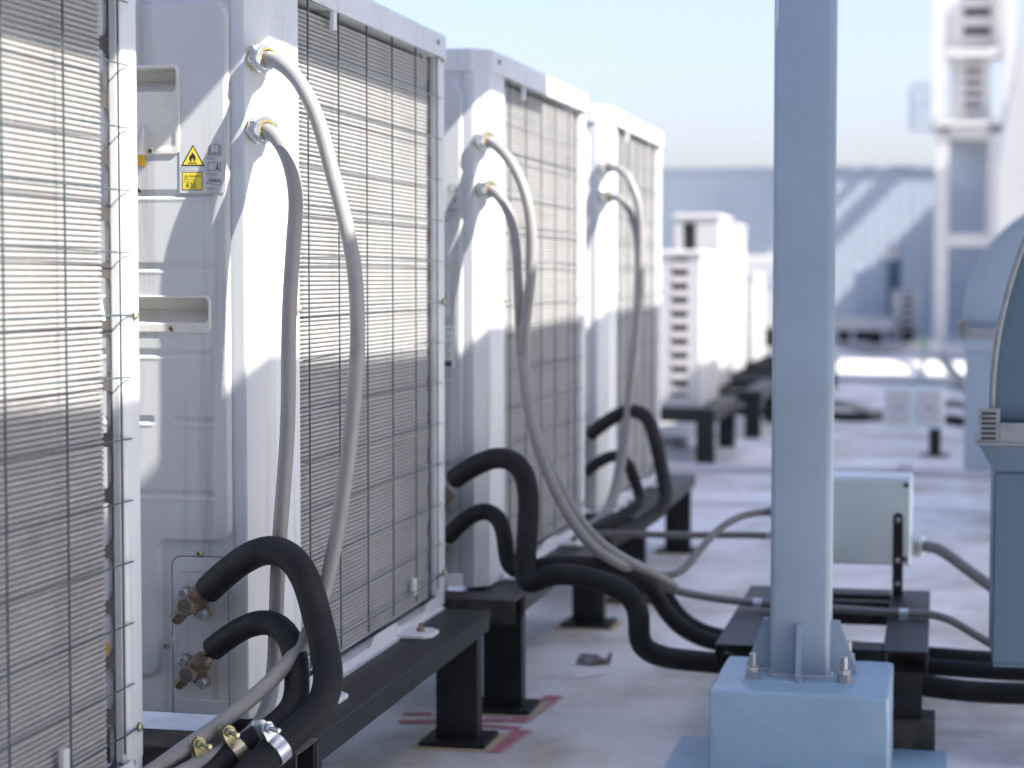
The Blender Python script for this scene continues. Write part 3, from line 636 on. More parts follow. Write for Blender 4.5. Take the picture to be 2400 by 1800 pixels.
conduit('grey conduit arching from the upper lock nut of the focused air conditioner', [(617, 136, 3.2475), (629, 136.5, 3.236), (643, 141, 3.222), (662, 151, 3.200), (682, 168, 3.186), (702, 192, 3.172), (733, 250, 3.160), (757, 320, 3.155), (777, 400, 3.150), (797, 470, 3.146), (815, 545, 3.141), (829, 620, 3.140), (836, 700, 3.140), (838, 780, 3.140), (836, 860, 3.140), (829, 950, 3.140), (820, 1040, 3.141), (808, 1130, 3.146), (795, 1220, 3.149), (778, 1310, 3.150), (757, 1400, 3.146), (728, 1475, 3.130), (693, 1532, 3.090), (655, 1575, 3.050), (600, 1628, 3.000), (520, 1693, 2.945), (440, 1748, 2.900), (365, 1802, 2.860), (300, 1845, 2.820)], nut=(1, -1, .05), group=CG)
conduit('grey conduit dropping from the lower lock nut of the focused air conditioner', [(614, 302.5, 3.2475), (626, 305.5, 3.237), (641, 315, 3.224), (662, 342, 3.206), (683, 393, 3.190), (694, 470, 3.180), (689, 550, 3.179), (683, 640, 3.179), (678, 730, 3.179), (676, 830, 3.179), (676, 930, 3.179), (673, 1020, 3.179), (667, 1110, 3.179), (660, 1200, 3.179), (654, 1280, 3.179), (650, 1360, 3.176), (647, 1450, 3.170), (644, 1540, 3.160), (637, 1610, 3.130), (620, 1675, 3.070), (585, 1722, 3.000), (535, 1755, 2.940), (470, 1788, 2.890), (400, 1825, 2.850)], nut=(1, -1, -.05), group=CG)
# ================================================================ INSULATED PIPES
def pipe(label, pts, r, group=None, n=26, stub=None, m='foam', step=.012, sm=5):
    P3 = [p if isinstance(p, Vector) else at(p[0], p[1], Y=p[2]) for p in pts]
    t = thing('insulated_pipe', label, 'pipe', P3[0], 0, group); o_ = Vector(P3[0])
    o, P = tube('foam_sleeve', m, t, [p - o_ for p in P3], r, n, step, sm, wob=.006)
    if stub:
        d = (P[0] - P[3]).normalized(); bm = bmesh.new(); add_cyl(bm, P[0] + d * stub[0], P[0] - d * .03, stub[1], n=16); link('copper_tube', tomesh(bm), 'copper', t)
    return t, P, o_
PG = 'black insulated refrigerant pipes'
_, PA, oA = pipe('thicker black insulated pipe arching from the upper brass valve of the focused air conditioner', [(487, 1383, 3.198), (508, 1362, 3.19), (542, 1333, 3.175), (580, 1305, 3.16), (615, 1288, 3.15), (648, 1286, 3.14), (680, 1300, 3.13), (704, 1328, 3.12), (722, 1368, 3.11), (737, 1420, 3.10), (752, 1480, 3.085), (765, 1540, 3.07), (772, 1595, 3.05), (764, 1638, 3.03), (738, 1674, 3.005), (700, 1708, 2.975), (660, 1742, 2.945), (615, 1782, 2.915), (570, 1826, 2.88), (530, 1880, 2.85)], .0243, PG, stub=(.004, .010))
_, PB, oB = pipe('thinner black insulated pipe arching from the lower brass valve of the focused air conditioner', [(499, 1521, 3.19), (525, 1500, 3.18), (560, 1477, 3.165), (595, 1460, 3.15), (628, 1455, 3.14), (658, 1465, 3.13), (680, 1492, 3.12), (692, 1530, 3.10), (696, 1575, 3.08), (697, 1625, 3.05), (690, 1655, 3.03), (672, 1680, 3.005), (640, 1705, 2.985), (600, 1732, 2.96), (555, 1762, 2.935), (505, 1800, 2.905), (455, 1845, 2.87)], .0208, PG, stub=(.020, .0062))

# ---------------------------------------------------------------- pipe clamps
def clamp(label, P, o_, frac_px, r, m, group='two-screw pipe clamps on the bottom support bar'):
    # nearest path point to a photo pixel column
    best = min(range(2, len(P) - 2), key=lambda i: (P[i] + o_ - at(frac_px[0], frac_px[1], Y=(P[i] + o_).y)).length)
    c = P[best] + o_; d = (P[best - 2] - P[best + 2]).normalized()
    t = thing('pipe_clamp', label, 'clamp', c, 0, group)
    side = d.cross(Vector((0, 0, 1))).normalized(); upv = side.cross(d).normalized()
    bm = bmesh.new(); R1 = r * 1.01; wd = .011; n = 40; gap = .30; rows = []
    for i in range(n + 1):
        a = pi / 2 + gap + (2 * pi - 2 * gap) * i / n; u = side * cos(a) + upv * sin(a)
        rows.append([bm.verts.new(u * rr + d * s) for rr, s in ((R1, -wd), (R1 + .0018, -wd), (R1 + .0018, wd), (R1, wd))])
    for a, b in zip(rows, rows[1:]):
        for k in range(4): bm.faces.new((a[k], a[(k + 1) % 4], b[(k + 1) % 4], b[k]))
    for s in (1, -1):                                                             # ears
        base = side * (sin(gap) * R1 * s) + upv * (cos(gap) * R1)
        pts = [base + d * wd, base - d * wd] + [base + upv * (.019) + d * (-wd * cos(a)) + upv * (wd * sin(a)) for a in np.linspace(0, pi, 9)]
        add_prism(bm, pts, side * (.0022 * s))
    band = link('band', tomesh(bm), m, t)
    bm = bmesh.new(); q = upv * (cos(gap) * R1 + .020); a = q - side * (sin(gap) * R1 + .014); b = q + side * (sin(gap) * R1 + .030)
    P_ = [a.lerp(b, i / 60) for i in range(61)]; add_tube(bm, P_, [.0040 if i % 2 else .0034 for i in range(61)], 10)
    add_hex(bm, a - side * .004, side, .008, .0075); add_hex(bm, q + side * (sin(gap) * R1 + .0045), side, .006, .0078)
    link('screw', tomesh(bm), m, t)
    return t
clamp('bright zinc pipe clamp with a rust spot on the thicker black pipe', PA, oA, (646, 1757), .0243, 'zinc')
clamp('greenish yellow pipe clamp on the thinner black pipe', PB, oB, (553, 1765), .0208, 'yzinc')
_p = [at(*a, Y=b) for a, b in (((520, 1693), 2.945), ((440, 1748), 2.90), ((365, 1802), 2.86))]
def lin(P, n=24): return [P[0].lerp(P[-1], i / n) for i in range(n + 1)]
clamp('small brass coloured clamp on the lower grey conduit', lin([at(535, 1755, Y=2.94), at(470, 1788, Y=2.89), at(400, 1825, Y=2.85)]), Vector((0, 0, 0)), (472, 1786), .0130, 'yzinc')

# ================================================================ THIRD AND FOURTH UNIT: CONDUITS AND PIPES
conduit('grey conduit from the upper lock nut of the third air conditioner', [(1136, 328, 4.758), (1150, 333, 4.745), (1175, 352, 4.715), (1205, 392, 4.685), (1230, 450, 4.665), (1244, 520, 4.66), (1247, 590, 4.66), (1243, 660, 4.66), (1236, 720, 4.66), (1230, 790, 4.66), (1230, 860, 4.66), (1241, 950, 4.66), (1262, 1030, 4.66), (1296, 1110, 4.66), (1340, 1190, 4.66), (1385, 1250, 4.66), (1430, 1290, 4.68), (1490, 1325, 4.73), (1540, 1350, 4.80), (1580, 1375, 4.88)], nut=(1, -1, .05), group=CG)
conduit('grey conduit from the lower lock nut of the third air conditioner', [(1140, 442, 4.758), (1155, 447, 4.745), (1178, 470, 4.715), (1200, 520, 4.69), (1210, 580, 4.685), (1214, 650, 4.685), (1217, 720, 4.685), (1221, 800, 4.68), (1227, 870, 4.64), (1237, 950, 4.60), (1258, 1040, 4.59), (1290, 1125, 4.59), (1325, 1195, 4.59), (1362, 1250, 4.60), (1400, 1290, 4.62), (1440, 1315, 4.66), (1480, 1335, 4.74)], nut=(1, -1, -.05), group=CG)
pipe('thicker black insulated pipe from the third air conditioner bending over its stand', [(1066, 1122, 4.72), (1085, 1108, 4.70), (1120, 1088, 4.68), (1158, 1073, 4.66), (1192, 1074, 4.645), (1220, 1094, 4.63), (1235, 1130, 4.62), (1239, 1180, 4.61), (1237, 1240, 4.60), (1233, 1300, 4.59), (1229, 1345, 4.58), (1240, 1370, 4.555), (1275, 1352, 4.53), (1320, 1345, 4.52), (1370, 1352, 4.52), (1425, 1368, 4.52), (1470, 1388, 4.52), (1492, 1415, 4.525), (1499, 1450, 4.54), (1496, 1482, 4.55), (1502, 1510, 4.57), (1525, 1530, 4.59), (1570, 1543, 4.62), (1630, 1549, 4.66), (1700, 1556, 4.70), at(1800, 1566, Y=4.72), at(1950, 1580, Y=4.72), at(2100, 1597, Y=4.72), at(2200, 1612, Y=4.72), at(2300, 1622, Y=4.72), at(2420, 1626, Y=4.72)], .0255, PG, n=22)
pipe('thinner black insulated pipe from the third air conditioner bending down behind the thicker one', [(1050, 1258, 4.72), (1072, 1235, 4.70), (1100, 1210, 4.69), (1130, 1196, 4.68), (1158, 1198, 4.67), (1176, 1225, 4.66), (1184, 1265, 4.65), (1186, 1305, 4.65), (1196, 1335, 4.64), (1235, 1335, 4.62), (1290, 1322, 4.62), (1360, 1322, 4.66), (1430, 1326, 4.70), (1480, 1338, 4.74), (1515, 1362, 4.78), (1540, 1398, 4.80), (1562, 1435, 4.81), (1595, 1470, 4.83), (1640, 1495, 4.85), (1700, 1510, 4.86), at(1850, 1530, Y=4.86), at(2100, 1556, Y=4.86), at(2300, 1572, Y=4.86), at(2420, 1578, Y=4.86)], .0205, PG, n=22)
pipe('thin black insulated pipe curving into the far side of the pipe rack', [(1530, 1350, 5.10), (1555, 1380, 5.08), (1578, 1420, 5.07), (1605, 1452, 5.06), (1645, 1475, 5.06), (1700, 1490, 5.06), (1850, 1505, 5.06), (2100, 1525, 5.06), (2300, 1540, 5.06), (2420, 1548, 5.06)], .0165, PG, n=18)
pipe('larger blurred black pipe arching from the farthest air conditioner in the row', [(1384, 1018, 6.36), (1405, 1000, 6.34), (1435, 980, 6.32), (1465, 964, 6.31), (1492, 962, 6.30), (1513, 972, 6.29), (1526, 996, 6.28), (1538, 1040, 6.27), (1548, 1085, 6.26), (1556, 1125, 6.25), (1562, 1158, 6.24), (1553, 1190, 6.20), (1525, 1212, 6.14), (1490, 1235, 6.05), (1450, 1258, 5.96), (1420, 1275, 5.90)], .0225, PG, n=18)
pipe('smaller blurred black pipe arching from the farthest air conditioner in the row', [(1375, 1106, 6.36), (1400, 1085, 6.34), (1430, 1069, 6.32), (1456, 1068, 6.31), (1472, 1085, 6.30), (1484, 1115, 6.29), (1496, 1148, 6.28), (1500, 1172, 6.26), (1488, 1190, 6.20), (1455, 1208, 6.12), (1420, 1225, 6.04), (1385, 1245, 5.96)], .0185, PG, n=18)
conduit('blurred grey conduit from the upper lock nut of the farthest air conditioner', [(1418, 391, 6.40), (1432, 391, 6.385), (1460, 402, 6.35), (1482, 435, 6.31), (1496, 480, 6.30), (1502, 540, 6.30), (1501, 620, 6.30), (1498, 700, 6.30), (1493, 770, 6.30), (1486, 840, 6.30), (1478, 910, 6.30), (1470, 980, 6.29), (1462, 1060, 6.27), (1450, 1130, 6.24), (1432, 1190, 6.18), (1400, 1222, 6.08), (1370, 1240, 6.0)], nut=(1, -1, 0), group=CG, r=.0125)
conduit('blurred grey conduit from the lower lock nut of the farthest air conditioner', [(1420, 461, 6.40), (1434, 460, 6.385), (1458, 470, 6.35), (1478, 500, 6.32), (1490, 545, 6.31), (1496, 600, 6.31), (1494, 680, 6.31), (1490, 760, 6.31), (1482, 840, 6.31), (1474, 920, 6.31), (1464, 1000, 6.30), (1452, 1080, 6.28), (1438, 1150, 6.24), (1415, 1205, 6.16), (1380, 1232, 6.06)], nut=(1, -1, 0), group=CG, r=.0125)
# loose conduits between the row and the junction box
conduit('thin grey conduit rising in a loop to the upper gland of the junction box', [(1490, 1318, 5.00), (1520, 1337, 5.00), (1550, 1349, 5.01), (1575, 1348, 5.03), (1600, 1336, 5.06), (1622, 1312, 5.09), (1648, 1280, 5.14), (1675, 1250, 5.19), (1705, 1226, 5.24), (1745, 1208, 5.30), (1790, 1200, 5.38), (1818, 1199, 5.42)], r=.0098, m='conduit2', nut=False, group='grey conduits to the junction box', gland='zinc')
conduit('thin grey conduit running level to the lower gland of the junction box', [(1395, 1252, 5.62), (1450, 1251, 5.60), (1520, 1253, 5.58), (1600, 1254, 5.56), (1680, 1254, 5.53), (1750, 1254, 5.50), (1800, 1256, 5.45), (1820, 1256, 5.42)], r=.0098, m='conduit2', nut=False, group='grey conduits to the junction box', gland='zinc')
conduit('grey conduit clamped across the top of the pipe rack', [(1500, 1345, 4.84), (1545, 1371, 4.88), (1590, 1386, 4.92), (1650, 1398, 4.955), (1710, 1407, 4.975), (1780, 1413, 4.985), (1860, 1420, 4.98), (1950, 1426, 4.965), (2050, 1433, 4.95), (2120, 1437, 4.94), (2180, 1440, 4.93), (2225, 1452, 4.92), (2270, 1478, 4.905), (2320, 1508, 4.89), (2400, 1548, 4.87), (2470, 1585, 4.86)], r=.0100, m='conduit2', nut=False, group='grey conduits on the pipe rack')
conduit('thick grey conduit drooping from the right side of the junction box', [(2143, 1279, 5.42), (2165, 1281, 5.42), (2192, 1283, 5.41), (2225, 1303, 5.39), (2265, 1333, 5.36), (2310, 1366, 5.33), (2380, 1415, 5.28), (2450, 1470, 5.24)], r=.0150, m='conduit2', nut=True, group='grey conduits to the junction box')

# ================================================================ PIPE RACK, JUNCTION BOX
t = thing('pipe_rack', 'low black steel rack carrying conduits and pipes behind the grey post', 'rack', (-.25, 4.95, 0))
x0, x1, y0, y1, zt = -.245, .232, -.45, .44, .225
def chan(nm, a, b, c, d, par):
    bm = bmesh.new(); add_box(bm, a, b, c, d, zt - .006, zt, bev=.0015)
    if d - c > b - a:
        for xx in (a + .0005, b - .0065): add_box(bm, xx, xx + .006, c + .0006, d - .0006, zt - .050, zt - .0055)
    else:
        for yy in (c + .0005, d - .0065): add_box(bm, a + .0006, b - .0006, yy, yy + .006, zt - .060, zt - .0055)
    return link(nm, tomesh(bm), 'black', par)
chan('side_rail', x0, x0 + .10, y0, y1, t); chan('side_rail', x1 - .10, x1, y0, y1, t)
chan('cross_rail', x0 + .102, x1 - .102, y0, y0 + .10, t); chan('cross_rail', x0 + .102, x1 - .102, y1 - .10, y1, t); chan('cross_rail', x0 + .102, x1 - .102, .22, .26, t)
for xx in (x0 + .012, x1 - .088):
    for yy in (y0 + .02, y1 - .07):
        bm = bmesh.new(); add_box(bm, xx, xx + .075, yy, yy + .005, .07, zt - .051); add_box(bm, xx, xx + .005, yy + .0052, yy + .048, .07, zt - .051); add_box(bm, xx + .07, xx + .075, yy + .0052, yy + .048, .07, zt - .051)
        lg = link('leg', tomesh(bm), 'black', t); bm = bmesh.new(); add_box(bm, xx - .02, xx + .105, yy - .025, yy + .105, .003, .069, bev=.002); link('foot_block', tomesh(bm), 'rusty', lg)
for px, py, Y in ((1776, 1413, 4.985), (2118, 1437, 4.94)):
    c = at(px, py, Y=Y); tt = thing('conduit_clip', 'shiny saddle clip over the rack conduit ' + ('left of the grey post' if px < 1900 else 'right of the grey post'), 'clip', c, 0, 'saddle clips on the rack conduit')
    bm = bmesh.new(); add_cyl(bm, (-.011, .0, 0), (.011, 0, 0), .0118, n=20, caps=False); link('saddle', tomesh(bm), 'zinc', tt)
    box('tab', 'zinc', tt, -.0105, .0105, -.024, -.0105, c.z * 0 - .0128, -.010, bev=.0008)
# junction box
J = at(1815, 1115, Y=5.35); J2 = at(2135, 1328, Y=5.35)
t = thing('junction_box', 'beige grey steel junction box held up behind the grey post', 'junction box', (J.x, 5.35, J2.z)); wx = J2.x - J.x; hz_ = J.z - J2.z
box('box_body', 'jbox', t, 0, wx, .012, .17, 0, hz_, bev=.004, seg=2)
box('lid', 'jbox', t, .004, wx - .004, .0, .0115, .004, hz_ - .006, bev=.003, seg=2)
for xx, zz in ((.014, .02), (wx - .016, .02), (wx - .014, hz_ - .018), (.014, hz_ - .018)):
    bm = bmesh.new(); add_cyl(bm, (xx, .0, zz), (xx, -.003, zz), .0065, n=14); link('lid_screw', tomesh(bm), 'ink', t)
t = thing('box_bracket', 'black slotted flat bar bolted upright to the rack in front of the junction box', 'bracket', at(2103, 1400, Y=5.3))
q = at(2106, 1202, Y=5.3) - t.location; bm = bmesh.new(); hh = .0135
pts = [(-hh, -.01), (hh, -.01), (hh, q.z - hh)] + [(hh * cos(a), q.z - hh + hh * sin(a)) for a in np.linspace(.2, pi - .2, 8)] + [(-hh, q.z - hh)]
add_prism(bm, [(x, 0, z) for x, z in pts], (0, .006, 0)); link('bar', tomesh(bm), 'black', t)
for zz in (q.z - .018, q.z * .44, q.z * .16):
    bm = bmesh.new(); add_hex(bm, (0, -.0002, zz), (0, -1, 0), .006, .0068); link('bolt', tomesh(bm), 'steelbolt', t)

# ================================================================ GREY POST ON ITS BLOCK
bx0, bx1, by0, by1, bz = -.458, -.092, 4.058, 4.436, .212
bm = bmesh.new(); add_box(bm, bx0, bx1, by0, by1, .006, bz, bev=.008, seg=3)
bmesh.ops.subdivide_edges(bm, edges=[e for e in bm.edges if e.calc_length() > .15], cuts=6, use_grid_fill=True)
for v in bm.verts: v.co += Vector((random.gauss(0, .0004), random.gauss(0, .0004), random.gauss(0, .0004)))
tag(link('concrete_plinth', tomesh(bm), 'block', smooth=False), 'square pale blue coated concrete block under the grey steel post', 'plinth')
bm = bmesh.new(); add_prism(bm, [(-.575, 3.95, .0015), (.026, 3.945, .0015), (.024, 4.49, .0015), (-.57, 4.525, .0015)], (0, 0, .004)); struct(link('coated_apron', tomesh(bm), 'block'))
t = thing('steel_post', 'tall square grey steel post bolted to the pale blue block', 'post', (-.283, 4.266, bz - .0075)); hw = .0625
bm = bmesh.new(); pr = rrect(-hw, hw, -hw, hw, .012, 5); a = [bm.verts.new((x, y, .012)) for x, y in pr]; b = [bm.verts.new((x, y, 2.20)) for x, y in pr]; n = len(pr)
for i in range(n): bm.faces.new((a[i], a[(i + 1) % n], b[(i + 1) % n], b[i])).smooth = True
bm.faces.new(b); link('tube_column', tomesh(bm), 'post', t)
box('base_plate', 'block', t, -.118, .118, -.118, .118, .0, .0118, bev=.004, seg=2)
def gusset(dx, dy):
    bm = bmesh.new(); d = Vector((dx, dy, 0)); s = Vector((-dy, dx, 0)) * .0045
    pts = [d * (hw + .0005) + Vector((0, 0, .0125)), d * (hw + .054) + Vector((0, 0, .0125)), d * (hw + .054) + Vector((0, 0, .022)), d * (hw + .018) + Vector((0, 0, .125)), d * (hw + .0005) + Vector((0, 0, .125))]
    add_prism(bm, [p - s for p in pts], s * 2); link('gusset', tomesh(bm), 'post', t)
for d in ((1, 0), (-1, 0), (0, -1), (0, 1)): gusset(*d)
bm = bmesh.new()
for d in ((1, 0), (-1, 0), (0, -1), (0, 1)):
    s = Vector((-d[1], d[0], 0)); c = Vector((d[0], d[1], 0)) * (hw + .002) + Vector((0, 0, .0135))
    add_tube(bm, [c + s * k + Vector((0, 0, random.gauss(0, .0006))) for k in np.linspace(-hw, hw, 20)], .0045, 6)
    add_tube(bm, [Vector((d[0], d[1], 0)) * k + Vector((0, 0, .0142)) + s * random.gauss(.005, .0005) for k in np.linspace(hw + .004, hw + .055, 10)], .0035, 6)
link('weld_bead', tomesh(bm), 'weld', t)
for sx_, sy_ in ((1, 1), (1, -1), (-1, 1), (-1, -1)):
    bm = bmesh.new(); x, y = .095 * sx_, .095 * sy_
    add_lathe(bm, (x, y, .012), (0, 0, 1), [(0, .017), (.003, .017), (.003, .012)], 20); add_hex(bm, (x, y, .015), (0, 0, 1), .013, .0150); add_hex(bm, (x, y, .0285), (0, 0, 1), .009, .0148, .4)
    add_tube(bm, [Vector((x, y, .0375 + .028 * i / 24)) for i in range(25)], [.0078 if i % 2 else .0070 for i in range(25)], 12)
    link('anchor_bolt', tomesh(bm), 'steelbolt', t)

# ================================================================ WHAT SHADES THE ROW: overhead girder on the post and unseen screens along the right
t = thing('overhead_girder', 'deep steel girder overhead on the grey post, running along the row', 'girder', (-.283, 0, 2.405))
boxes('web', 'post', t, [(-.006, .006, -2.5, 5.20, .012, .70)]); boxes('flange', 'post', t, [(-.0625, .0625, -2.5, 5.20, 0, .0118), (-.0625, .0625, -2.5, 5.20, .7002, .712)])
def screen(label, X, Y0, Y1, Zt, Zb=0.0, slots=None):  # unseen sheet walls, placed and cut for the shade they cast
    t = thing('shade_screen', label, 'screen wall', (X, Y0, 0), 0, 'unseen sheet screens shading the roof from the right')
    segs = slots or [(Zb, Zt)]; bm = bmesh.new()
    for a, b in segs: add_box(bm, 0, .05, 0, Y1 - Y0, max(a, .002), b)
    link('sheet_panel', tomesh(bm), 'screenw', t); bm = bmesh.new(); y = .0
    top = max(b for a, b in segs)
    while y <= Y1 - Y0: add_box(bm, .052, .14, y - .04, y + .04, .001, top - .01); y += 1.9
    link('post', tomesh(bm), 'post', t); return t
t = thing('shade_screen', 'unseen pale grey sheet screen beside the near fan hood, shading the row', 'screen wall', (1.18, 0, 0), 0, 'unseen sheet screens shading the roof from the right')
bm = bmesh.new(); zb_ = .90 + 2.33 * 1.03
add_prism(bm, [(0, -3, .95), (0, 8.3, .95), (0, 8.3, zb_ - .025), (0, 6.2, zb_ - .03), (0, 4.7, zb_ - .036), (0, 3.0, zb_ - .005), (0, 1.7, zb_ + .055), (0, -3, zb_ + .2)], (.05, 0, 0)); link('sheet_panel', tomesh(bm), 'screenw', t)
for y in np.arange(-2.8, 8.3, 1.8): box('post', 'post', t, .052, .14, y - .04, y + .04, .002, 3.2)
screen('unseen pale grey sheet screen behind the second fan hood, shading the floor', 1.85, 7.8, 19.6, 3.85, .9)
screen('unseen tall pale grey screen shading the foot of the far equipment tower', 1.85, 25.2, 29.6, 4.4)
screen('unseen slatted pale grey screen casting sun bands on the far cladding wall', 1.95, 29.8, 36.2, 0, slots=[(.0, 4.50), (5.55, 5.95), (6.25, 6.45), (6.70, 10.5)])  # slots cut so that sun bands fall on the far wall

t = thing('shade_wall', 'unseen grey wall added behind the viewer to darken the facing sides', 'wall', (0, -3.2, 0))  # unseen wall added to cut skylight on surfaces facing the viewer
boxes('wall', 'shadewall', t, [(-14, 9, -.25, 0, .003, 5.2)]); boxes('coping', 'post', t, [(-14, 9, -.32, .06, 5.2005, 5.28)])

# ================================================================ FAN HOODS AT THE RIGHT
def fan_hood(label, x, y, zb, zf, dep, r):
    t = thing('fan_hood', label, 'fan hood', (x, y, 0), 0, 'arched fan hoods along the right')
    bm = bmesh.new(); n = 40; cx = r
    for (ya, yb, rr) in ((.022, dep, r),):
        pts = [(cx - rr * cos(a), zf + .06 + rr * sin(a)) for a in np.linspace(0, pi / 2 + .35, n)]
        pts = [(.0 + (r - rr), zf)] + pts + [(pts[-1][0], zf)]
        add_prism(bm, [(px_, ya, pz_) for px_, pz_ in pts], (0, yb - ya, 0))
    link('arched_casing', tomesh(bm), 'duct', t)
    bm = bmesh.new()                                                               # rolled rim with rivets
    P = [Vector((cx - (r + .004) * cos(a), .013, zf + .06 + (r + .004) * sin(a))) for a in np.linspace(-.04, pi / 2 + .35, 60)]; add_tube(bm, P, .0065, 10)
    for a in (): add_cyl(bm, (cx - (r - .022) * cos(a), .0225, zf + .06 + (r - .022) * sin(a)), (cx - (r - .022) * cos(a), .016, zf + .06 + (r - .022) * sin(a)), .0028, n=8)
    link('rim', tomesh(bm), 'duct2', t)
    bm = bmesh.new()
    add_box(bm, -.038, r * 1.15, -.012, dep + .03, zf - .028, zf - .022); add_box(bm, .012, r * 1.15, -.010, .0, zf - .0218, zf + .020); add_box(bm, -.034, .012, -.008, -.004, zf - .0218, zf + .050)
    link('flange', tomesh(bm), 'duct2', t)
    bm = bmesh.new()
    for k in range(6): add_box(bm, -.026, .004, -.0086, -.0078, zf - .016 + k * .0105, zf - .0105 + k * .0105)
    link('slot_row', tomesh(bm), 'ink', t)
    bm = bmesh.new(); w2 = r * 1.15
    a = [bm.verts.new(v) for v in ((-.03, -.006, zf - .029), (w2, -.006, zf - .029), (w2, dep + .02, zf - .029), (-.03, dep + .02, zf - .029))]
    b = [bm.verts.new(v) for v in ((.002, .008, zf - .085), (w2, .008, zf - .085), (w2, dep, zf - .085), (.002, dep, zf - .085))]
    for i in range(4): bm.faces.new((a[i], a[(i + 1) % 4], b[(i + 1) % 4], b[i]))
    bm.faces.new(a); bmesh.ops.recalc_face_normals(bm, faces=bm.faces); link('neck', tomesh(bm), 'duct', t)
    bm = bmesh.new(); add_box(bm, .002, w2, .004, dep, zb, zf - .0855, bev=.004); add_box(bm, .005, w2, .008, dep - .01, zb - .008, zb - .0005); link('lower_casing', tomesh(bm), 'duct', t)
    bm = bmesh.new()
    for xx in (.16, w2 - .1):
        for yy in (.06, dep - .08): add_box(bm, xx, xx + .05, yy, yy + .05, .003, zb - .0085)
    link('leg', tomesh(bm), 'black', t)
    return t
fan_hood('dark grey arched fan hood cut off by the right edge of the view', .113, 4.30, .243, .735, .30, .96)
h2 = fan_hood('pale blue arched fan hood half hidden behind the dark grey one', .105, 8.6, .25, .83, .30, .50)
for ch in h2.children:
    if ch.name.split('.')[0] in ('arched_casing', 'lower_casing', 'rim', 'neck'):
        ch.data.materials.clear(); ch.data.materials.append(M['hood2'])

# ================================================================ FLOOR MARKS AND LITTER
def flat(name, m, pts, z, th=.0006):
    bm = bmesh.new(); add_prism(bm, [(p.x, p.y, z) for p in pts], (0, 0, th)); return struct(link(name, tomesh(bm), m))
def gp(x, y): return at(x, y, Z=.001)
def sprayline(a, b, wd):
    A = gp(*a); B = gp(*b); d = (B - A).normalized(); n = Vector((-d.y, d.x, 0))
    for k, (ww, m, z) in enumerate(((wd * 1.5, 'redfade', .0008), (wd, 'red', .0018))):
        P = []; N_ = 24
        for s in (1, -1):
            L_ = [A.lerp(B, i / N_) + n * s * ww * (.5 + random.uniform(-.05, .05)) for i in range(N_ + 1)]; P += L_ if s == 1 else L_[::-1]
        flat('red_marking', m, P, z + random.uniform(0, .0006))
sprayline((935, 1692), (1195, 1688), .030); sprayline((1210, 1694), (1300, 1632), .036)
sprayline((945, 1674), (1010, 1673), .022); sprayline((1110, 1700), (1218, 1708), .028); sprayline((1226, 1712), (1150, 1764), .036)
t = thing('litter_scrap', 'crumpled bluish scrap lying on the roof floor', 'litter', gp(1388, 1556))
bm = bmesh.new(); bmesh.ops.create_icosphere(bm, subdivisions=2, radius=1)
for v in bm.verts: v.co = Vector((v.co.x * .045, v.co.y * .025, max(0, v.co.z * .012 + .008 + random.gauss(0, .004)))) + Vector((random.gauss(0, .005), random.gauss(0, .004), 0))
add_prism(bm, [(.03, 0, .0), (.05, .0, .002), (.056, .0, .035), (.045, .002, .03)], (0, .003, 0))
link('scrap', tomesh(bm), mat('foil_scrap', (.28, .31, .36), .5, noise=[((.16, .10, .07), 60, .45, .6)]), t)
tag(flat('litter_strip', 'paper', [gp(1345, 1583), gp(1425, 1572), gp(1428, 1580), gp(1350, 1590)], .002), 'thin pale strip of litter lying on the roof floor', 'litter')['kind'] = 'thing'
# lap seams of the roof coating
for (a, b, wd, m) in (((2140, 1196), (2330, 1203), .05, 'seam'), ((1600, 1182), (1800, 1186), .07, 'seam'), ((1900, 1045), (2330, 1056), .10, 'seam')):
    A = gp(*a); B = gp(*b)
    if 'seam' not in M: M['seam'] = mat('seam_dirt', (.33, .335, .35), .6)
    flat('floor_seam', 'seam', [A, B, B + Vector((0, wd, 0)), A + Vector((0, wd, 0))], .001)

# ================================================================ MIDDLE DISTANCE
tube_o, _ = tube('white_pipe', 'bgwhite', None, [at(1420, 1087, Y=10.3), at(1600, 1096, Y=10.35), at(1850, 1103, Y=10.4), at(2120, 1108, Y=10.45), at(2420, 1116, Y=10.5)], .024, 14, .05)
tag(tube_o, 'long pale pipe lying across the floor behind the junction box', 'pipe')
c = at(2121, 1103, Y=10.45); bm = bmesh.new(); add_cyl(bm, (c.x - .04, c.y, c.z), (c.x + .04, c.y, c.z), .034, n=16); co = link('coupling', tomesh(bm), 'bgwhite', tube_o)
# twin switch box on its stand
e0 = at(2070, 1003, Y=12.0); e1 = at(2215, 908, Y=12.0); t = thing('switch_box', 'pale twin cover switch box on a short black stand', 'electrical box', (e0.x, 12.0, 0)); wx = e1.x - e0.x
box('case', 'jbox', t, 0, wx, .01, .16, e0.z, e1.z, bev=.008, seg=2)
for k in (0, 1):
    cv = box('cover', 'bgwhite', t, .02 + k * wx / 2, wx / 2 - .02 + k * wx / 2, -.004, .0095, e0.z + .03, e1.z - .02, bev=.004)
    bm = bmesh.new(); add_cyl(bm, (wx / 4 + k * wx / 2, -.004, e0.z + .12), (wx / 4 + k * wx / 2, -.014, e0.z + .12), .018, n=14); link('knob', tomesh(bm), 'post', cv)
boxes('stand', 'black', t, [(wx - .09, wx - .02, .04, .10, .010, e0.z - .001), (wx - .14, wx + .03, -.01, .15, .001, .0098)])
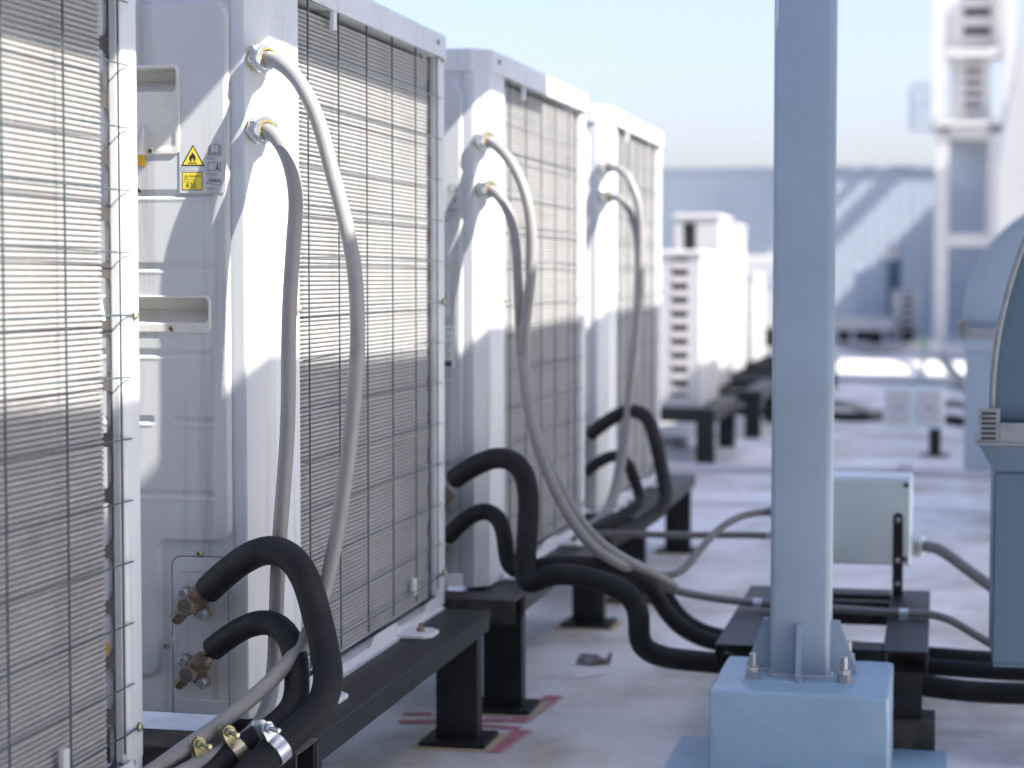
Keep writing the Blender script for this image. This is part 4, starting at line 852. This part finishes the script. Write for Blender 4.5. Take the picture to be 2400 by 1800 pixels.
# cable bundles
def cable(label, pts, r, m='foam'):
    o, _ = tube('cable', m, None, [at(*p[:2], Y=p[2]) for p in pts], r, 12, .05); return tag(o, label, 'cable', 'dark cables on the far floor')
cable('dark cable bundle lying on the floor left of the switch box', [(1700, 962, 14.2), (1850, 968, 14.0), (1945, 975, 13.8), (2010, 978, 13.7), (2075, 975, 13.6), (2230, 985, 13.4), (2330, 1000, 13.2)], .035)
cable('grey cable sloping down from the twin cover switch box', [(1700, 940, 15.0), (1945, 945, 14.6), (2010, 955, 14.2), (2070, 968, 13.4), (2240, 945, 13.0), (2300, 975, 12.8), (2350, 1000, 12.6)], .03, 'conduit2')
cable('dark cable drooping across the far floor', [(1940, 800, 27), (1990, 812, 26.8), (2050, 820, 26.5), (2110, 815, 26.0), (2170, 806, 25.0), (2205, 835, 22.0), (2240, 880, 20.0), (2290, 915, 18.5), (2340, 925, 18)], .055, 'conduit2')
cable('long grey cable behind the switch box', [(1700, 885, 21), (1945, 893, 20.6), (2050, 899, 20.3), (2160, 903, 20.0), (2240, 910, 19.6), (2320, 925, 19.2)], .05, 'conduit2')
# small green tipped marker rod
g0 = at(2163, 905, Y=19.4); tag(boxes('marker_rod', mat('green_rod', (.30, .42, .33), .6), None, [(g0.x - .02, g0.x + .02, 19.4, 19.44, .002, .40), (g0.x - .05, g0.x + .05, 19.37, 19.47, .402, .47)]), 'thin greenish marker rod standing in the sunlit strip of floor', 'marker')

# left background: second row of outdoor units on black frames
def louvre_unit(label, x0, x1, y0, dep, z0, z1, slats, open_only=False):
    t = thing('outdoor_unit', label, 'air conditioner', (x0, y0, z0), 0, 'outdoor units behind the row'); wd = x1 - x0; h = z1 - z0
    s0, s1 = ((.47 if slats == 10 else .34) * wd, .78 * wd) if not open_only else (.18 * wd, .48 * wd)
    b0, b1 = (.06, h - .05) if not open_only else (h - .30, h - .06)
    boxes('casing', 'bgwhite', t, [(0, wd, .052, dep, 0, h - .04), (0, s0, 0, .0518, 0, h - .04), (s1, wd, 0, .0518, 0, h - .04), (s0 + .0005, s1 - .0005, 0, .0518, 0, b0), (s0 + .0005, s1 - .0005, 0, .0518, b1, h - .04)])
    box('top_cover', 'bgwhite', t, -.012, wd + .012, -.012, dep + .012, h - .0395, h, bev=.012, seg=2)
    box('opening', 'dark', t, s0 + .001, s1 - .001, .046, .0515, b0 + .001, b1 - .001)
    if slats:
        bm = bmesh.new(); n = slats
        for k in range(n):
            zc = b0 + (b1 - b0) * (k + .5) / n; add_box(bm, s0, s1, -.004, .030, zc - (b1 - b0) / n * .27, zc + (b1 - b0) / n * .27)
        link('louvres', tomesh(bm), 'louvre', t)
    return t
a = at(1553, 962, Y=11.3); b = at(1641, 585, Y=11.3)
louvre_unit('white outdoor unit with a column of dark louvre slots beyond the end of the row', a.x - .10, b.x, 11.3, 1.0, .318, b.z, 10)
a = at(1588, 600, Y=13.4); b = at(1745, 500, Y=13.4); louvre_unit('taller white outdoor unit with one dark square opening behind the louvred one', a.x - .02, a.x + .28, 13.4, .75, .318, b.z, 0, True)
a = at(1690, 600, Y=15.6); b = at(1722, 522, Y=15.6); louvre_unit('white outdoor unit standing third behind the louvred one', a.x - .2, b.x, 15.6, .9, .318, b.z, 0, True)
a = at(1700, 700, Y=17.8); b = at(1768, 640, Y=17.8); louvre_unit('white outdoor unit farthest back in the second row beside the grey post', a.x - .05, b.x, 17.8, 1.1, .318, b.z, 6)
def bgframe(label, x0, x1, y0, y1):
    t = thing('support_frame', label, 'equipment stand', (x0, y0, 0), 0, 'black frames under the outdoor units'); wd = x1 - x0; L_ = y1 - y0
    boxes('top_frame', 'black', t, [(0, wd, 0, .12, .24, .315), (0, wd, L_ - .12, L_, .24, .315), (0, .12, .122, L_ - .122, .24, .315), (wd - .12, wd, .122, L_ - .122, .24, .315)])
    for xx in (0.01, wd - .11):
        for yy in (.02, L_ - .12): lg = box('leg', 'black', t, xx, xx + .10, yy, yy + .10, .003, .239)
    return t
p = at(1680, 985, Y=11.3)
bgframe('black steel frame under the white louvred outdoor unit', -1.95, p.x, 11.2, 12.5); bgframe('black steel frame under the outdoor unit with the square opening', -2.0, at(1790, 960, Y=13.3).x, 13.1, 14.7)
bgframe('black steel frame under the third outdoor unit of the second row', -2.1, -1.05, 15.3, 17.0); bgframe('black steel frame under the farthest outdoor unit of the second row', -2.1, -.95, 17.5, 19.2)
c = at(1565, 1040, Y=12.2); t = thing('valve_cluster', 'small copper coloured pipe ends below the louvred outdoor unit', 'valves', c); bm = bmesh.new()
for dx, dz in ((0, 0), (.06, .015), (-.05, -.03)): add_lathe(bm, (dx, 0, dz), (0, -1, 0), [(0, .02), (.04, .02), (.05, .012), (.05, 0)], 14)
link('pipe_end', tomesh(bm), 'brass', t)
boxes('holder', 'post', t, [(-.12, .12, .02, .05, -c.z + .003, .05)])
tube_o, _ = tube('wrapped_duct', 'bgwhite', None, [at(1540, 1075, Y=12.0), at(1575, 1050, Y=12.3), at(1605, 1035, Y=12.8), at(1640, 1030, Y=13.4)], .045, 14, .05); tag(tube_o, 'short white wrapped duct lying under the louvred outdoor unit', 'duct')

# ================================================================ FAR EQUIPMENT TOWER, HOPPER AND WALL
def bar(bm, a, b, w_): 
    a = Vector(a); b = Vector(b); d = (b - a); q = d.to_track_quat('Z', 'Y'); L_ = d.length; vs_ = []
    for z in (0, L_):
        for sx_, sy_ in ((-1, -1), (1, -1), (1, 1), (-1, 1)): vs_.append(bm.verts.new(a + q @ Vector((sx_ * w_ / 2, sy_ * w_ / 2, z))))
    for f in ((0, 3, 2, 1), (4, 5, 6, 7), (0, 1, 5, 4), (1, 2, 6, 5), (2, 3, 7, 6), (3, 0, 4, 7)): bm.faces.new([vs_[i] for i in f])
t = thing('equipment_tower', 'white steel tower with stacked outdoor units far off at the right', 'tower', (.0, 27, 0)); tw = .66
bm = bmesh.new()
for x in (.0, tw):
    for y in (0, 1.2): bar(bm, (x, y, .003), (x, y, 2.95), .17 if x == 0 else .13)
for z in (1.55, 2.95): bar(bm, (.09, 0, z), (tw - .07, 0, z), .16); bar(bm, (.09, 1.2, z), (tw - .07, 1.2, z), .16); bar(bm, (0, .09, z), (0, 1.11, z), .12); bar(bm, (tw, .09, z), (tw, 1.11, z), .12)
link('frame', tomesh(bm), 'bgwhite', t)
box('deck', 'bgwhite', t, -.10, tw + .25, -.15, 1.35, 3.04, 3.12)
boxes('shade_plate', 'hoodside', t, [(.09, tw - .07, .5, .52, 2.30, 2.86)])
for k, (z, x0_, x1_, dk) in enumerate(((3.13, .10, .62, .30), (3.99, -.02, .78, .7))):
    o = louvre_unit('white outdoor unit on the ' + ('lower' if k == 0 else 'upper') + ' level of the far steel tower', x0_, x1_, 27.1, .8, z, z + (.83 if k == 0 else 1.1), 5 if k == 0 else 4)
    o['group'] = 'outdoor units on the far tower'
bm = bmesh.new(); bar(bm, (-.06, -.05, 3.14), (-.06, -.05, 5.3), .16); bar(bm, (.85, -.05, 3.14), (.85, -.05, 5.3), .16); bar(bm, (.03, -.05, 4.0), (.76, -.05, 4.0), .12); link('upper_frame', tomesh(bm), 'bgwhite', t)
# caged ladder beside the tower
c0 = at(2135, 300, Y=28.5); c1 = at(2200, 195, Y=28.5); t = thing('ladder_cage', 'pale blue ladder cage hanging against the sky left of the far tower', 'ladder', (c0.x, 28.5, 0)); wd = c1.x - c0.x
bm = bmesh.new()
for x in (0, wd): bar(bm, (x, 0, c0.z), (x, 0, c1.z), .05); bar(bm, (x, .5, c0.z), (x, .5, c1.z), .05)
for k in range(6):
    z = c0.z + (c1.z - c0.z) * k / 5; bar(bm, (.026, 0, z), (wd - .026, 0, z), .04); bar(bm, (.026, .5, z), (wd - .026, .5, z), .04)
for x in (0, wd): bar(bm, (x, .0, c0.z + .05), (x, .5, c0.z + .05), .04); bar(bm, (x, .0, c1.z - .03), (x, .5, c1.z - .03), .04)
link('cage', tomesh(bm), 'hoodside', t); bm = bmesh.new(); bar(bm, (wd + .05, .25, .003), (wd + .05, .25, c1.z + .4), .09); bar(bm, (wd + .05, -.2, .003), (wd + .05, -.2, c1.z + .4), .09)
for k in range(16): bar(bm, (wd + .05, -.15, .3 + k * .2), (wd + .05, .2, .3 + k * .2), .03)
link('ladder', tomesh(bm), 'bgwhite', t)
# tapering white hopper at the right edge
t = thing('white_hopper', 'large pale tapering hopper filling the upper right corner', 'hopper', (.50, 20, 0))
bm = bmesh.new(); zs_ = [(1.0, .03), (2.1, .03), (3.5, .27), (4.6, .50)]; rows = []
for z, xo in zs_: rows.append([bm.verts.new(v) for v in ((xo, 0, z), (1.30, 0, z), (1.30, 1.6, z), (xo, 1.6, z))])
for a, b in zip(rows, rows[1:]):
    for i in range(4): bm.faces.new((a[i], a[(i + 1) % 4], b[(i + 1) % 4], b[i]))
bm.faces.new(rows[0][::-1]); bm.faces.new(rows[-1]); bmesh.ops.recalc_face_normals(bm, faces=bm.faces); link('hopper_body', tomesh(bm), 'bgwhite', t)
bm = bmesh.new()
for x in (.10, 1.2):
    for y in (.1, 1.5): bar(bm, (x, y, .003), (x, y, .998), .10)
link('leg', tomesh(bm), 'bgwhite', t)
# far cladding wall
bm = bmesh.new(); YW = 36.0; zt0, zt1 = 2.90, 3.03; xa, xb, pit = -14.0, 9.0, .20; rows = []
x = xa
while x < xb:
    for dx, dy in ((0, 0), (.06, 0), (.08, -.004), (.18, -.004)):
        xx = x + dx; zt = 2.97; rows.append((bm.verts.new((xx, YW + dy, .002)), bm.verts.new((xx, YW + dy, zt))))
    x += pit
for a, b in zip(rows, rows[1:]): bm.faces.new((a[0], b[0], b[1], a[1]))
wl = link('cladding', tomesh(bm), 'wall'); t = thing('cladding_wall', 'long blue grey corrugated cladding wall closing the far side of the roof', 'wall', (0, 0, 0)); wl.parent = t
bm = bmesh.new(); add_box(bm, xa, xb, YW - .06, YW + .25, 2.9705, 3.03); link('coping', tomesh(bm), 'hoodside', t)
# things standing in front of the far wall
p0 = at(2090, 770, Y=32.5); p1 = at(2156, 680, Y=32.5); o = louvre_unit('small grey outdoor unit with a dark grille standing before the far wall', p0.x, p1.x, 32.5, .35, .10, p1.z, 5)
p0 = at(2000, 740, Y=33.5); p1 = at(2066, 625, Y=33.5); t = thing('cabinet', 'pale upright cabinet before the far wall', 'cabinet', (p0.x, 33.5, 0)); box('body', 'hoodside', t, 0, p1.x - p0.x, 0, .4, .2, p1.z, bev=.02); box('plinth', 'black', t, .02, p1.x - p0.x - .02, .02, .38, .003, .199)
p0 = at(2072, 740, Y=34.4); p1 = at(2115, 565, Y=34.4); t = thing('vent_pipe', 'grey vent pipe with a pale cap rising before the far wall', 'vent pipe', ((p0.x + p1.x) / 2, 34.4, 0)); bm = bmesh.new(); add_cyl(bm, (0, 0, .003), (0, 0, p1.z - .32), .13, n=18); link('riser', tomesh(bm), 'duct', t); bm = bmesh.new(); add_lathe(bm, (0, 0, p1.z - .319), (0, 0, 1), [(0, .15), (.2, .15), (.30, .10), (.32, 0)], 18); link('cap', tomesh(bm), 'bgwhite', t)
p0 = at(1940, 752, Y=32.0); p1 = at(2092, 728, Y=32.0); t = thing('cable_tray', 'long low pale tray on dark feet before the far wall', 'tray', (-3.2, 32.0, 0)); box('tray', 'bgwhite', t, 0, p1.x + 3.2, 0, .4, .22, .42); bm = bmesh.new()
bm.free()
for k in range(6): box('foot', 'black', t, .1 + k * .5, .3 + k * .5, .05, .35, .003, .219)
p0 = at(1760, 640, Y=30.0); t = thing('far_plant_box', 'blurred white plant box left of the grey post far off', 'plant box', (at(1735, 700, Y=30).x, 30.0, 0)); wd = at(1830, 700, Y=30).x - at(1735, 700, Y=30).x
box('housing', 'bgwhite', t, 0, wd, 0, .8, .3, at(1760, 600, Y=30).z, bev=.03); boxes('louvre_band', 'hoodside', t, [(.08, wd - .08, -.01, -.001, .9, 1.15)]); boxes('skid', 'black', t, [(.05, wd - .05, .05, .75, .003, .298)])

for o in list(SC.objects):
    if o.type == 'MESH' and o.name.split('.')[0] in ('lock_nut', 'valve_body', 'gasket_ring'): pass
